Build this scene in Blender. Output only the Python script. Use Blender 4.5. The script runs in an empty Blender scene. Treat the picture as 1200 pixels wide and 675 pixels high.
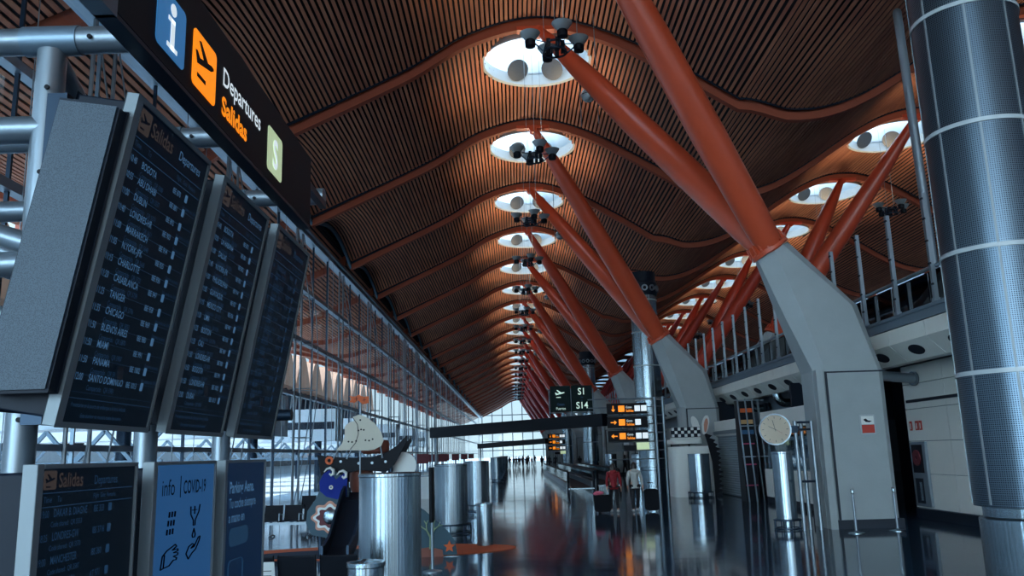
import bpy, math, random
import numpy as np
from mathutils import Vector, Matrix
random.seed(7)
C = bpy.context.scene.collection
PI = math.pi

# ------------------------------------------------------------------ materials
def lin(c):
    return tuple(((v/255)/12.92 if v/255 <= .04045 else ((v/255+.055)/1.055)**2.4) for v in c)
MATS = {}
def mat(name, rgb, rough=.6, metal=0., emit=None, es=1., spec=.5, noise=0., nscale=4., bump=0., bscale=30., stretch=None, coat=0.):
    if name in MATS: return MATS[name]
    m = bpy.data.materials.new(name); m.use_nodes = True
    nt = m.node_tree; b = nt.nodes['Principled BSDF']
    col = lin(rgb) + (1,)
    b.inputs['Base Color'].default_value = col
    b.inputs['Roughness'].default_value = rough
    b.inputs['Metallic'].default_value = metal
    b.inputs['Specular IOR Level'].default_value = spec
    b.inputs['Coat Weight'].default_value = coat
    if emit:
        b.inputs['Emission Color'].default_value = lin(emit) + (1,)
        b.inputs['Emission Strength'].default_value = es
    if noise or bump:
        tc = nt.nodes.new('ShaderNodeTexCoord')
        mp = nt.nodes.new('ShaderNodeMapping')
        if stretch: mp.inputs['Scale'].default_value = stretch
        nt.links.new(tc.outputs['Object'], mp.inputs['Vector'])
    if noise:
        n = nt.nodes.new('ShaderNodeTexNoise'); n.inputs['Scale'].default_value = nscale; n.inputs['Detail'].default_value = 4
        nt.links.new(mp.outputs[0], n.inputs['Vector'])
        mx = nt.nodes.new('ShaderNodeMix'); mx.data_type = 'RGBA'
        mx.inputs[6].default_value = tuple(v*(1-noise) for v in col[:3]) + (1,)
        mx.inputs[7].default_value = tuple(min(1, v*(1+noise)) for v in col[:3]) + (1,)
        nt.links.new(n.outputs['Fac'], mx.inputs[0]); nt.links.new(mx.outputs[2], b.inputs['Base Color'])
    if bump:
        n2 = nt.nodes.new('ShaderNodeTexNoise'); n2.inputs['Scale'].default_value = bscale; n2.inputs['Detail'].default_value = 3
        nt.links.new(mp.outputs[0], n2.inputs['Vector'])
        bp = nt.nodes.new('ShaderNodeBump'); bp.inputs['Strength'].default_value = bump; bp.inputs['Distance'].default_value = .02
        nt.links.new(n2.outputs['Fac'], bp.inputs['Height']); nt.links.new(bp.outputs[0], b.inputs['Normal'])
    MATS[name] = m
    return m

def math_node(nt, op, a, b=None):
    n = nt.nodes.new('ShaderNodeMath'); n.operation = op
    for i, v in enumerate((a, b)):
        if v is None: continue
        if isinstance(v, (int, float)): n.inputs[i].default_value = v
        else: nt.links.new(v, n.inputs[i])
    return n.outputs[0]

def glass_mat(name, tint=(225, 238, 245), refl=.12):
    m = bpy.data.materials.new(name); m.use_nodes = True; nt = m.node_tree
    nt.nodes.remove(nt.nodes['Principled BSDF'])
    tr = nt.nodes.new('ShaderNodeBsdfTransparent'); tr.inputs[0].default_value = lin(tint) + (1,)
    gl = nt.nodes.new('ShaderNodeBsdfGlossy'); gl.inputs['Roughness'].default_value = .03
    fr = nt.nodes.new('ShaderNodeLayerWeight'); fr.inputs[0].default_value = .25
    k = math_node(nt, 'ADD', math_node(nt, 'MULTIPLY', fr.outputs['Fresnel'], .5), refl*.3)
    mx = nt.nodes.new('ShaderNodeMixShader')
    nt.links.new(k, mx.inputs[0]); nt.links.new(tr.outputs[0], mx.inputs[1]); nt.links.new(gl.outputs[0], mx.inputs[2])
    nt.links.new(mx.outputs[0], nt.nodes['Material Output'].inputs['Surface'])
    return m

def translucent_mat(name, rgb, part=.7):
    m = bpy.data.materials.new(name); m.use_nodes = True; nt = m.node_tree
    nt.nodes.remove(nt.nodes['Principled BSDF'])
    a = nt.nodes.new('ShaderNodeBsdfTranslucent'); d = nt.nodes.new('ShaderNodeBsdfDiffuse')
    for s in (a, d): s.inputs[0].default_value = lin(rgb) + (1,)
    mx = nt.nodes.new('ShaderNodeMixShader'); mx.inputs[0].default_value = 1-part
    nt.links.new(a.outputs[0], mx.inputs[1]); nt.links.new(d.outputs[0], mx.inputs[2])
    nt.links.new(mx.outputs[0], nt.nodes['Material Output'].inputs['Surface'])
    return m

def slat_mat():
    m = bpy.data.materials.new('bamboo_slats'); m.use_nodes = True; nt = m.node_tree; b = nt.nodes['Principled BSDF']
    tc = nt.nodes.new('ShaderNodeTexCoord'); mp = nt.nodes.new('ShaderNodeMapping'); mp.inputs['Scale'].default_value = (6.25, .35, .1)
    nt.links.new(tc.outputs['Object'], mp.inputs[0])
    n = nt.nodes.new('ShaderNodeTexNoise'); n.inputs['Scale'].default_value = 1.; n.inputs['Detail'].default_value = 2
    nt.links.new(mp.outputs[0], n.inputs[0])
    n2 = nt.nodes.new('ShaderNodeTexNoise'); n2.inputs['Scale'].default_value = .25; nt.links.new(tc.outputs['Object'], n2.inputs[0])
    cr = nt.nodes.new('ShaderNodeValToRGB')
    cr.color_ramp.elements[0].color = lin((150, 92, 76)) + (1,); cr.color_ramp.elements[0].position = .3
    cr.color_ramp.elements[1].color = lin((206, 140, 108)) + (1,); cr.color_ramp.elements[1].position = .72
    s = math_node(nt, 'ADD', math_node(nt, 'MULTIPLY', n.outputs['Fac'], .6), math_node(nt, 'MULTIPLY', n2.outputs['Fac'], .4))
    nt.links.new(s, cr.inputs[0]); nt.links.new(cr.outputs[0], b.inputs['Base Color'])
    b.inputs['Roughness'].default_value = .7; b.inputs['Specular IOR Level'].default_value = .25
    return m

def floor_mat():
    m = bpy.data.materials.new('polished_granite'); m.use_nodes = True; nt = m.node_tree; b = nt.nodes['Principled BSDF']
    tc = nt.nodes.new('ShaderNodeTexCoord')
    br = nt.nodes.new('ShaderNodeTexBrick'); br.offset = 0; br.inputs['Scale'].default_value = 1
    br.inputs['Brick Width'].default_value = 1.2; br.inputs['Row Height'].default_value = 1.2
    br.inputs['Mortar Size'].default_value = .006
    br.inputs['Color1'].default_value = lin((44, 66, 90)) + (1,); br.inputs['Color2'].default_value = lin((54, 76, 100)) + (1,)
    br.inputs['Mortar'].default_value = lin((22, 36, 54)) + (1,)
    nt.links.new(tc.outputs['Object'], br.inputs['Vector'])
    n = nt.nodes.new('ShaderNodeTexNoise'); n.inputs['Scale'].default_value = 60; nt.links.new(tc.outputs['Object'], n.inputs[0])
    mx = nt.nodes.new('ShaderNodeMix'); mx.data_type = 'RGBA'; mx.blend_type = 'MULTIPLY'; mx.inputs[0].default_value = .5
    nt.links.new(br.outputs['Color'], mx.inputs[6]); nt.links.new(n.outputs['Color'], mx.inputs[7])
    nt.links.new(mx.outputs[2], b.inputs['Base Color'])
    n3 = nt.nodes.new('ShaderNodeTexNoise'); n3.inputs['Scale'].default_value = .6; n3.inputs['Detail'].default_value = 5; nt.links.new(tc.outputs['Object'], n3.inputs[0])
    r = math_node(nt, 'ADD', math_node(nt, 'MULTIPLY', n3.outputs['Fac'], .1), .03)
    nt.links.new(r, b.inputs['Roughness'])
    bp = nt.nodes.new('ShaderNodeBump'); bp.inputs['Strength'].default_value = .03; bp.inputs['Distance'].default_value = .05
    n4 = nt.nodes.new('ShaderNodeTexNoise'); n4.inputs['Scale'].default_value = 1.3; nt.links.new(tc.outputs['Object'], n4.inputs[0])
    nt.links.new(n4.outputs['Fac'], bp.inputs['Height']); nt.links.new(bp.outputs[0], b.inputs['Normal'])
    b.inputs['Specular IOR Level'].default_value = .62
    return m

def perforated_mat(name, r, pitch=.028, base=(92, 108, 122)):
    m = bpy.data.materials.new(name); m.use_nodes = True; nt = m.node_tree; b = nt.nodes['Principled BSDF']
    tc = nt.nodes.new('ShaderNodeTexCoord'); sp = nt.nodes.new('ShaderNodeSeparateXYZ'); nt.links.new(tc.outputs['Object'], sp.inputs[0])
    an = math_node(nt, 'ARCTAN2', sp.outputs[1], sp.outputs[0])
    u = math_node(nt, 'MULTIPLY', an, round(2*PI*r/pitch)*.5)
    v = math_node(nt, 'MULTIPLY', sp.outputs[2], PI/pitch)
    u2 = math_node(nt, 'ADD', u, v); v2 = math_node(nt, 'SUBTRACT', u, v)
    w = math_node(nt, 'MULTIPLY', math_node(nt, 'SINE', u2), math_node(nt, 'SINE', v2))
    hole = math_node(nt, 'GREATER_THAN', w, .3)
    mx = nt.nodes.new('ShaderNodeMix'); mx.data_type = 'RGBA'; nt.links.new(hole, mx.inputs[0])
    mx.inputs[6].default_value = lin(base) + (1,); mx.inputs[7].default_value = lin((14, 24, 38)) + (1,)
    nt.links.new(mx.outputs[2], b.inputs['Base Color'])
    b.inputs['Metallic'].default_value = .9; b.inputs['Roughness'].default_value = .38
    return m

def brushed_mat(name, rgb, rough=.28, scale=(1, 1, .01), ns=40, amount=.35):
    return mat(name, rgb, rough, 1., noise=.18, nscale=ns, bump=amount, bscale=ns, stretch=scale)

M = dict(
  slat=slat_mat(), floor=floor_mat(),
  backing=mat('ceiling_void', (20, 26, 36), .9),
  rib=mat('rust_steel', (158, 80, 58), .6, spec=.25), rim_blue=mat('blue_grey_rim', (70, 104, 124), .6),
  orange=mat('orange_painted_steel', (222, 84, 40), .32, spec=.5, noise=.06, nscale=.8),
  concrete=mat('concrete', (156, 166, 170), .75, noise=.12, nscale=1.6, bump=.25, bscale=25),
  concrete_d=mat('dark_concrete_base', (24, 36, 50), .6),  # dark colour of the plinth and groove strips
  panel=mat('white_wall_panel', (228, 230, 226), .5, noise=.05, nscale=.8),
  precast=mat('precast_panel', (222, 224, 218), .6, noise=.07, nscale=1.5),
  darkband=mat('grey_steel_band', (96, 112, 126), .5),
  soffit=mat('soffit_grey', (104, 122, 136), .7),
  navy=mat('dark_navy', (12, 24, 40), .55, spec=.25),
  black=mat('black_plastic', (7, 13, 24), .55, spec=.2),
  steel=brushed_mat('brushed_steel', (140, 156, 166), .26, (1, 1, .004), 26, .5),
  steelv=brushed_mat('fluted_steel', (140, 154, 164), .24, (1, 1, .002), 14, .9),
  tube=mat('satin_aluminium', (128, 140, 150), .38, .7),
  bezel=mat('bezel_grey', (128, 138, 144), .5, .3), facade=mat('facade_steel', (120, 140, 156), .4, .6),
  darksteel=mat('dark_steel', (34, 52, 70), .4, .6),
  glass=glass_mat('clear_glass'),
  dglass=glass_mat('smoked_glass', (60, 78, 96), .3),
  fabric=translucent_mat('white_translucent', (196, 212, 222)),
  lens=mat('lens_grey', (50, 62, 76), .4, noise=.3, nscale=20),
  rim=mat('pale_rim', (170, 180, 186), .4),
  perf=perforated_mat('perforated_steel', .72),
  grille=perforated_mat('grille', .72, .012, (78, 96, 112)),
  screen=mat('screen_dark', (6, 16, 28), .4, spec=.15, emit=(8, 30, 52), es=.1),
  screen_blue=mat('screen_blue', (18, 44, 74), .4, spec=.15, emit=(34, 76, 122), es=.55),
  screen_blue2=mat('screen_deep_blue', (10, 30, 56), .4, spec=.15, emit=(12, 40, 72), es=.3),
  txt_blue=mat('text_blue', (60, 94, 126), .5, spec=.2, emit=(92, 140, 184), es=.25),
  txt_dim=mat('text_dim', (30, 56, 82), .5, spec=.2, emit=(44, 84, 122), es=.2),
  txt_brown=mat('text_brown', (50, 52, 56), .6, spec=.1, emit=(104, 92, 88), es=.15),
  txt_dark=mat('text_dark_blue', (6, 10, 28), .8, spec=.05),
  txt_white=mat('text_white', (200, 210, 215), .4, emit=(226, 240, 248), es=.5),
  txt_orange=mat('text_orange', (250, 150, 20), .4, emit=(252, 140, 20), es=.6),
  ico_blue=mat('icon_blue', (50, 120, 180), .4, emit=(56, 122, 178), es=.35),
  ico_green=mat('icon_green', (190, 210, 170), .4, emit=(186, 206, 164), es=.45),
  lamp_glass=mat('lamp_glass', (210, 215, 215), .2, emit=(230, 225, 210), es=1.5),
  cup=mat('lamp_cup', (150, 158, 160), .4, .3),
  ground=mat('apron_concrete', (190, 196, 200), .9, noise=.1, nscale=.2),
  white=mat('white_paint', (224, 228, 226), .5),
  far_white=mat('white_louvre', (214, 222, 228), .6),
  brown=mat('brown_roof', (150, 108, 84), .7, noise=.2, nscale=.3),
  red=mat('red_panel', (186, 58, 46), .5),
  maroon=mat('maroon', (90, 20, 34), .6),
  rug=mat('rug_orange', (196, 92, 52), .85, noise=.15, nscale=3),
  rug_d=mat('rug_navy', (18, 34, 56), .9),
  teal=mat('play_teal', (22, 66, 84), .5), blue=mat('play_blue', (4, 36, 130), .6, spec=.2),
  cream=mat('play_cream', (206, 200, 184), .6), pink=mat('play_pink', (200, 140, 120), .6),
  brownp=mat('play_brown', (130, 72, 58), .6), orangep=mat('play_orange', (206, 90, 36), .6),
  coral=mat('play_coral', (120, 140, 110), .6),
  skin=mat('skin', (196, 148, 122), .55), hair=mat('hair_dark', (22, 16, 16), .45),
  red_jacket=mat('red_fabric', (128, 22, 34), .8), grey_hood=mat('pale_grey_fabric', (170, 172, 170), .85),
  trousers=mat('black_fabric', (16, 20, 28), .85), shoe=mat('shoe_white', (206, 206, 204), .5),
  case=mat('suitcase_shell', (8, 12, 20), .7, spec=.15), pinkf=mat('pink_fabric', (214, 104, 128), .8),
  dial=mat('clock_dial', (246, 232, 212), .6), shutter=mat('shutter_grey', (150, 164, 174), .5),
  magenta=mat('magenta_trim', (150, 40, 80), .6), amber=mat('amber_panel', (190, 150, 100), .6),
)

# ------------------------------------------------------------------ mesh builder
def frame(d):
    d = Vector(d).normalized()
    a = Vector((0, 0, 1)) if abs(d.z) < .95 else Vector((1, 0, 0))
    u = d.cross(a).normalized(); v = d.cross(u).normalized()
    return u, v, d
class MB:
    def __init__(s): s.v = []; s.f = []
    def add(s, vs, fs):
        o = len(s.v); s.v += [tuple(p) for p in vs]; s.f += [tuple(i+o for i in f) for f in fs]; return s
    def box(s, x0, x1, y0, y1, z0, z1):
        vs = [(x, y, z) for x in (x0, x1) for y in (y0, y1) for z in (z0, z1)]
        return s.add(vs, [(0, 1, 3, 2), (4, 6, 7, 5), (0, 4, 5, 1), (2, 3, 7, 6), (0, 2, 6, 4), (1, 5, 7, 3)])
    def bar(s, p0, p1, w, h, up=(0, 0, 1)):
        p0, p1 = Vector(p0), Vector(p1); d = (p1-p0).normalized(); up = Vector(up)
        if abs(d.dot(up)) > .98: up = Vector((0, 1, 0))
        u = d.cross(up).normalized(); v = u.cross(d).normalized()
        vs = [p + u*a*w/2 + v*b*h/2 for p in (p0, p1) for a, b in ((-1, -1), (1, -1), (1, 1), (-1, 1))]
        return s.add(vs, [(3, 2, 1, 0), (4, 5, 6, 7)] + [(i, (i+1) % 4, (i+1) % 4+4, i+4) for i in range(4)])
    def tube(s, p0, p1, r0, r1=None, n=12, caps=True):
        return s.path([p0, p1], [r0, r0 if r1 is None else r1], n, caps)
    def path(s, pts, rs, n=12, caps=True):
        pts = [Vector(p) for p in pts]
        if not isinstance(rs, (list, tuple)): rs = [rs]*len(pts)
        vs = []; fs = []; pu = None
        for i, p in enumerate(pts):
            d = (pts[min(i+1, len(pts)-1)] - pts[max(i-1, 0)]).normalized()
            u, v, d = frame(d)
            if pu is not None:
                u = (pu - d*pu.dot(d)).normalized(); v = d.cross(u)
            pu = u
            for k in range(n):
                a = 2*PI*k/n; vs.append(p + (u*math.cos(a) + v*math.sin(a))*rs[i])
        for i in range(len(pts)-1):
            for k in range(n): fs.append((i*n+k, i*n+(k+1) % n, (i+1)*n+(k+1) % n, (i+1)*n+k))
        if caps: fs.append(tuple(range(n-1, -1, -1))); fs.append(tuple(range((len(pts)-1)*n, len(pts)*n)))
        return s.add(vs, fs)
    def lathe(s, prof, c, n=32, axis=(0, 0, 1), closed=False, cap0=True):
        u, v, d = frame(axis); c = Vector(c); vs = []; fs = []
        for r, h in prof:
            for k in range(n):
                a = 2*PI*k/n; vs.append(c + (u*math.cos(a)+v*math.sin(a))*r + d*h)
        m = len(prof)
        for i in range(m-1):
            for k in range(n): fs.append((i*n+k, i*n+(k+1) % n, (i+1)*n+(k+1) % n, (i+1)*n+k))
        if not closed:
            if cap0 and prof[0][0] > 1e-5: fs.append(tuple(range(n-1, -1, -1)))
            if prof[-1][0] > 1e-5: fs.append(tuple(range((m-1)*n, m*n)))
        else:
            for k in range(n): fs.append(((m-1)*n+k, (m-1)*n+(k+1) % n, (k+1) % n, k))
        return s.add(vs, fs)
    def sphere(s, c, r, n=16, sc=(1, 1, 1)):
        m = n//2; vs = []; fs = []
        for i in range(m+1):
            t = PI*i/m
            for k in range(n):
                a = 2*PI*k/n
                vs.append((c[0]+r*sc[0]*math.sin(t)*math.cos(a), c[1]+r*sc[1]*math.sin(t)*math.sin(a), c[2]+r*sc[2]*math.cos(t)))
        for i in range(m):
            for k in range(n): fs.append((i*n+k, (i+1)*n+k, (i+1)*n+(k+1) % n, i*n+(k+1) % n))
        return s.add(vs, fs)
    def prism(s, pts, o, u, v, w):
        """outline pts (a,b) in plane o+a*u+b*v, extruded by vector w"""
        o, u, v, w = map(Vector, (o, u, v, w)); n = len(pts)
        vs = [o+u*a+v*b for a, b in pts] + [o+u*a+v*b+w for a, b in pts]
        return s.add(vs, [tuple(range(n)), tuple(range(2*n-1, n-1, -1))] + [(i, (i+1) % n, (i+1) % n+n, i+n) for i in range(n)])
    def build(s, name, m, parent=None, origin=None, smooth=40, bevel=0):
        off = Vector(parent['_o']) if parent is not None and '_o' in parent else Vector(origin or (0, 0, 0))
        me = bpy.data.meshes.new(name)
        me.from_pydata([(x-off.x, y-off.y, z-off.z) for x, y, z in s.v], [], s.f)
        me.materials.append(M[m] if isinstance(m, str) else m)
        if smooth:
            me.polygons.foreach_set('use_smooth', [True]*len(me.polygons))
            me.set_sharp_from_angle(angle=math.radians(smooth))
        o = bpy.data.objects.new(name, me); C.objects.link(o)
        o['_o'] = tuple(off)
        if parent is not None: o.parent = parent
        else: o.location = off
        if bevel:
            b = o.modifiers.new('bevel', 'BEVEL'); b.width = bevel; b.segments = 2; b.limit_method = 'ANGLE'
        return o
def thing(name, label, cat, loc, group=None):
    o = bpy.data.objects.new(name, None); C.objects.link(o); o.location = loc; o['_o'] = tuple(loc)
    o['label'] = label; o['category'] = cat; o.empty_display_size = .2
    if group: o['group'] = group
    return o
def tag(o, label, cat, group=None, kind=None):
    o['label'] = label; o['category'] = cat
    if group: o['group'] = group
    if kind: o['kind'] = kind
    return o
def struct(o, label=None):
    o['kind'] = 'structure'
    if label: o['label'] = label
    return o
def sempty(name, label=None):
    o = bpy.data.objects.new(name, None); C.objects.link(o); o['_o'] = (0, 0, 0); o['kind'] = 'structure'
    if label: o['label'] = label
    return o
def dup(root, loc, label=None):
    def cp(o, par):
        c = o.copy(); C.objects.link(c); c.parent = par
        for ch in [x for x in KIDS.get(o, [])]: cp(ch, c)
        return c
    KIDS.clear()
    for x in bpy.data.objects:
        if x.parent: KIDS.setdefault(x.parent, []).append(x)
    r = cp(root, None); r.location = loc
    if label: r['label'] = label
    return r
KIDS = {}
ORD = ['nearest', 'second nearest', 'third nearest', 'fourth nearest', 'fifth nearest', 'sixth nearest', 'seventh nearest', 'eighth nearest',
       'ninth nearest', 'tenth nearest', 'eleventh nearest', 'twelfth nearest', 'thirteenth nearest', 'fourteenth nearest', 'fifteenth nearest',
       'sixteenth nearest', 'seventeenth nearest', 'eighteenth nearest', 'nineteenth nearest', 'twentieth nearest']

_tc = {}
def text2d(body, size=1., align='LEFT', bold=0., xs=1., line=1.):
    key = (body, align, bold, line)
    if key not in _tc:
        cu = bpy.data.curves.new('tmp', 'FONT'); cu.body = body; cu.size = 1; cu.align_x = align; cu.offset = bold; cu.space_line = line
        cu.resolution_u = 3
        ob = bpy.data.objects.new('tmp', cu); C.objects.link(ob)
        dg = bpy.context.evaluated_depsgraph_get()
        me = bpy.data.meshes.new_from_object(ob.evaluated_get(dg))
        _tc[key] = ([(v.co.x, v.co.y) for v in me.vertices], [tuple(p.vertices) for p in me.polygons])
        bpy.data.objects.remove(ob); bpy.data.curves.remove(cu); bpy.data.meshes.remove(me)
    v, f = _tc[key]
    return [(a*size*xs, b*size) for a, b in v], f
def put_text(mb, body, o, u, v, size, align='LEFT', bold=0., xs=.85, line=1.):
    vs, fs = text2d(body, size, align, bold, xs, line); o, u, v = map(Vector, (o, u, v))
    mb.add([o+u*a+v*b for a, b in vs], fs)
def rrect(x0, x1, y0, y1, r, n=5):
    p = []
    for cx, cy, a0 in ((x1-r, y1-r, 0), (x0+r, y1-r, 90), (x0+r, y0+r, 180), (x1-r, y0+r, 270)):
        for k in range(n+1):
            a = math.radians(a0+90*k/n); p.append((cx+r*math.cos(a), cy+r*math.sin(a)))
    return p

# ------------------------------------------------------------------ camera / world
def cam():
    f = 978.; Y = Vector((4, -194.5, -f)).normalized(); Z = Vector((-150, 4957.5, -f)).normalized()
    Z = (Z - Y*Y.dot(Z)).normalized(); X = Y.cross(Z)
    R = Matrix((X, Y, Z))            # world <- camera
    cd = bpy.data.cameras.new('camera'); cd.sensor_width = 36; cd.lens = 36*f/1200; cd.clip_end = 2000; cd.clip_start = .05
    o = bpy.data.objects.new('camera', cd); C.objects.link(o)
    o.matrix_world = Matrix.Translation((0, 0, 2.1)) @ R.to_4x4()
    bpy.context.scene.camera = o
cam()
sc = bpy.context.scene
sc.view_settings.view_transform = 'Standard'; sc.view_settings.look = 'None'; sc.view_settings.gamma = 1
sc.view_settings.exposure = .62; sc.view_settings.use_curve_mapping = False
try:
    sc.cycles.use_denoising = True; sc.cycles.max_bounces = 7; sc.cycles.diffuse_bounces = 3; sc.cycles.glossy_bounces = 4
    sc.cycles.transparent_max_bounces = 16; sc.cycles.caustics_reflective = False; sc.cycles.caustics_refractive = False
    sc.cycles.sample_clamp_indirect = 4
except Exception: pass
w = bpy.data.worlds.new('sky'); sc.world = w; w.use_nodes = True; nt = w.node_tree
tc = nt.nodes.new('ShaderNodeTexCoord'); sp = nt.nodes.new('ShaderNodeSeparateXYZ'); nt.links.new(tc.outputs['Generated'], sp.inputs[0])
cr = nt.nodes.new('ShaderNodeValToRGB'); nt.links.new(sp.outputs[2], cr.inputs[0])
cr.color_ramp.elements[0].color = lin((214, 236, 246)) + (1,); cr.color_ramp.elements[0].position = 0
cr.color_ramp.elements[1].color = lin((140, 186, 224)) + (1,); cr.color_ramp.elements[1].position = .8
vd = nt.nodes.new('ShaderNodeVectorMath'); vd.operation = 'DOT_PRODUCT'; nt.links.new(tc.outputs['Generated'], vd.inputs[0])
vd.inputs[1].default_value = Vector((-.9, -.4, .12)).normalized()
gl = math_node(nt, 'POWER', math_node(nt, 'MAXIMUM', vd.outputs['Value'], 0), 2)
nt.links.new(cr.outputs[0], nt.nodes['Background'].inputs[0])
nt.links.new(math_node(nt, 'ADD', math_node(nt, 'MULTIPLY', gl, 19.), .85), nt.nodes['Background'].inputs[1])  # added glow lobe in the sky, low behind-left, brightens the interior
sl = bpy.data.lights.new('sun', 'SUN'); sl.energy = 4.2; sl.angle = math.radians(1.5); sl.color = (1, .93, .84)
so = bpy.data.objects.new('sun', sl); C.objects.link(so)
so.rotation_euler = Vector((.42, .22, -.88)).to_track_quat('-Z', 'Y').to_euler()

# ------------------------------------------------------------------ ceiling
CP = [(-22, 12.3), (-19, 11.6), (-16.5, 10.75), (-14, 10.55), (-11.4, 11.45), (-8.8, 12.6), (-7.25, 13.32), (-3.28, 15.2), (-1.2, 16.42), (1.24, 17.0), (3.7, 16.35), (6.2, 14.92), (8, 13.75)]
def zc(x):
    if x >= 8: 
        z = 15.15+1.85*math.cos(2*PI*(x-1.24)/17.6)
        return z if x > 9.5 else 13.75*(9.5-x)/1.5 + z*(x-8)/1.5
    for i in range(len(CP)-1):
        if x <= CP[i+1][0]:
            p0 = CP[max(i-1, 0)]; p1 = CP[i]; p2 = CP[i+1]; p3 = CP[min(i+2, len(CP)-1)]
            h = p2[0]-p1[0]; t = (x-p1[0])/h
            m1 = (p2[1]-p0[1])/max(p2[0]-p0[0], 1e-6)*h; m2 = (p3[1]-p1[1])/max(p3[0]-p1[0], 1e-6)*h
            return (2*t**3-3*t*t+1)*p1[1]+(t**3-2*t*t+t)*m1+(-2*t**3+3*t*t)*p2[1]+(t**3-t*t)*m2
    return CP[-1][1]
XE = -8.75; RIDGES = (1.24, 18.84); YR = [9*k for k in range(-3, 27)]
SKY_R = 2.06
def bulge(x, t):
    if x < XE: return .45
    k = max(0, min(1, (-4.5-x)/4.2)); return .85*k*k*math.sin(PI*t)
def ceiling():
    root = sempty('ceiling', 'wave-shaped ceiling of thin red-brown bamboo slats running down the hall')
    sl_in, sl_out, bk = MB(), MB(), MB()
    pitch = .16
    def run(mb, x0, x1, off, width, thick, step, skip=True):
        n = int((x1-x0)/step)
        for i in range(n):
            x = x0+(i+.5)*step
            if XE-.35 < x < XE: continue
            dz = (zc(x+.05)-zc(x-.05))/.1; L = math.hypot(1, dz); tx, tz = (width/2/L, width/2*dz/L) if thick else (step*.53, step*.53*dz)
            nx, nz = dz/L, -1/L
            for y in YR[:-1]:
                ya, yb = y+.12, y+9-.38
                if not skip: ya, yb = y, y+9
                ivs = [(ya, yb)]
                for rx in RIDGES:
                    q = SKY_R**2-(x-rx)**2
                    if q > 0:
                        h = math.sqrt(q); yc = y+2.55
                        ivs = [(ya, yc-h), (yc+h, yb)] if yc-h > ya+.02 else [(yc+h, yb)]
                for a, b in ivs:
                    if b-a < .02: continue
                    segs = 6 if (XE <= x < -4.5) else 1
                    for s_ in range(segs):
                        y0, y1 = a+(b-a)*s_/segs, a+(b-a)*(s_+1)/segs
                        vs = []
                        for yy in (y0, y1):
                            t_ = (yy-y)/9; zz = zc(x)+off+bulge(x, t_)
                            if segs > 1: tz = tx*(zc(x+.05)+bulge(x+.05, t_)-zc(x-.05)-bulge(max(x-.05, XE), t_))/(.1 if x-.05 > XE else max(x+.05-XE, .06))
                            vs += [(x-tx, yy, zz-tz), (x+tx, yy, zz+tz), (x+tx-nx*thick, yy, zz+tz-nz*thick), (x-tx-nx*thick, yy, zz-tz-nz*thick)]
                        fs = [(0, 1, 5, 4), (1, 2, 6, 5), (3, 0, 4, 7)] if thick else [(0, 1, 5, 4)]
                        mb.add(vs, fs)
    run(sl_in, XE, 27.9, 0, .1, .035, pitch)
    run(sl_out, -21.9, XE-.05, 0, .13, .035, .2)
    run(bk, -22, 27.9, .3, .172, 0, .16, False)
    root2 = root
    sl_in.build('slats', 'slat', root, smooth=0); sl_out.build('eave_slats', 'slat', root, smooth=0); bk.build('ceiling_backing', 'backing', root, smooth=0)
    xs = [-22+i*.4 for i in range(126)]
    for y in YR:
        if y < 0: continue
        mb = MB()
        for seg in ([x for x in xs if x < XE-.3]+[XE-.3], [XE]+[x for x in xs if x > XE]):
            bulk = .45 if seg[0] < XE-1 else 0
            vs = []
            for x in seg:
                z = zc(x)+bulk; hh = .30
                for yy, zz in ((y-.13, z-.3), (y+.13, z-.3), (y+.13, z+hh-.3+.2), (y-.13, z+hh-.3+.2)): vs.append((x, yy, zz))
            n = len(seg); fs = [(3, 2, 1, 0), tuple((n-1)*4+i for i in range(4))]
            for i in range(n-1):
                for k in range(4): fs.append((i*4+k, i*4+(k+1) % 4, i*4+4+(k+1) % 4, i*4+4+k))
            mb.add(vs, fs)
        # dark strip painting in the shade of the gap on the rib's near side
        o = mb.build('rib', 'rib', root, smooth=50)
        g = MB()
        for seg in ([XE]+[x for x in xs if x > XE],):
            for i in range(len(seg)-1):
                a, b = seg[i], seg[i+1]
                g.add([(a, y-.40, zc(a)-.05), (b, y-.40, zc(b)-.05), (b, y-.33, zc(b)-.05), (a, y-.33, zc(a)-.05), (a, y-.40, zc(a)+.05), (b, y-.40, zc(b)+.05)],
                      [(0, 1, 2, 3), (0, 4, 5, 1)])
        g.build('gap_shade', 'navy', o, smooth=0)
    # curved rim that closes each bay beside the glass wall
    for y in YR[3:-1]:
        r = MB(); pts = []
        for k in range(13):
            t = k/12; pts.append((XE-.03, y+9*t, zc(XE)-.08+bulge(XE, t)))
        for i in range(12): r.bar(pts[i], pts[i+1], .1, .3)
        r.build('bay_rim', 'rim_blue', root)
        v = MB()
        for i in range(12):
            a, b = pts[i], pts[i+1]
            v.add([(XE-.1, a[1], a[2]), (XE-.1, b[1], b[2]), (XE-.34, b[1], zc(XE)+1.2), (XE-.34, a[1], zc(XE)+1.2)], [(0, 1, 2, 3)])
        for i in range(12):
            a, b = pts[i], pts[i+1]; zt = zc(XE)+1.4
            v.add([(XE+.03, a[1], a[2]), (XE+.03, b[1], b[2]), (XE+.03, b[1], zt), (XE+.03, a[1], zt)], [(0, 1, 2, 3)])
        v.box(XE-.5, XE+.08, y, y+9, zt, zt+.05).box(XE-.46, XE-.4, y, y+9, zc(XE)+.5, zt)
        v.build('bay_closure', 'backing', root)
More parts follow.
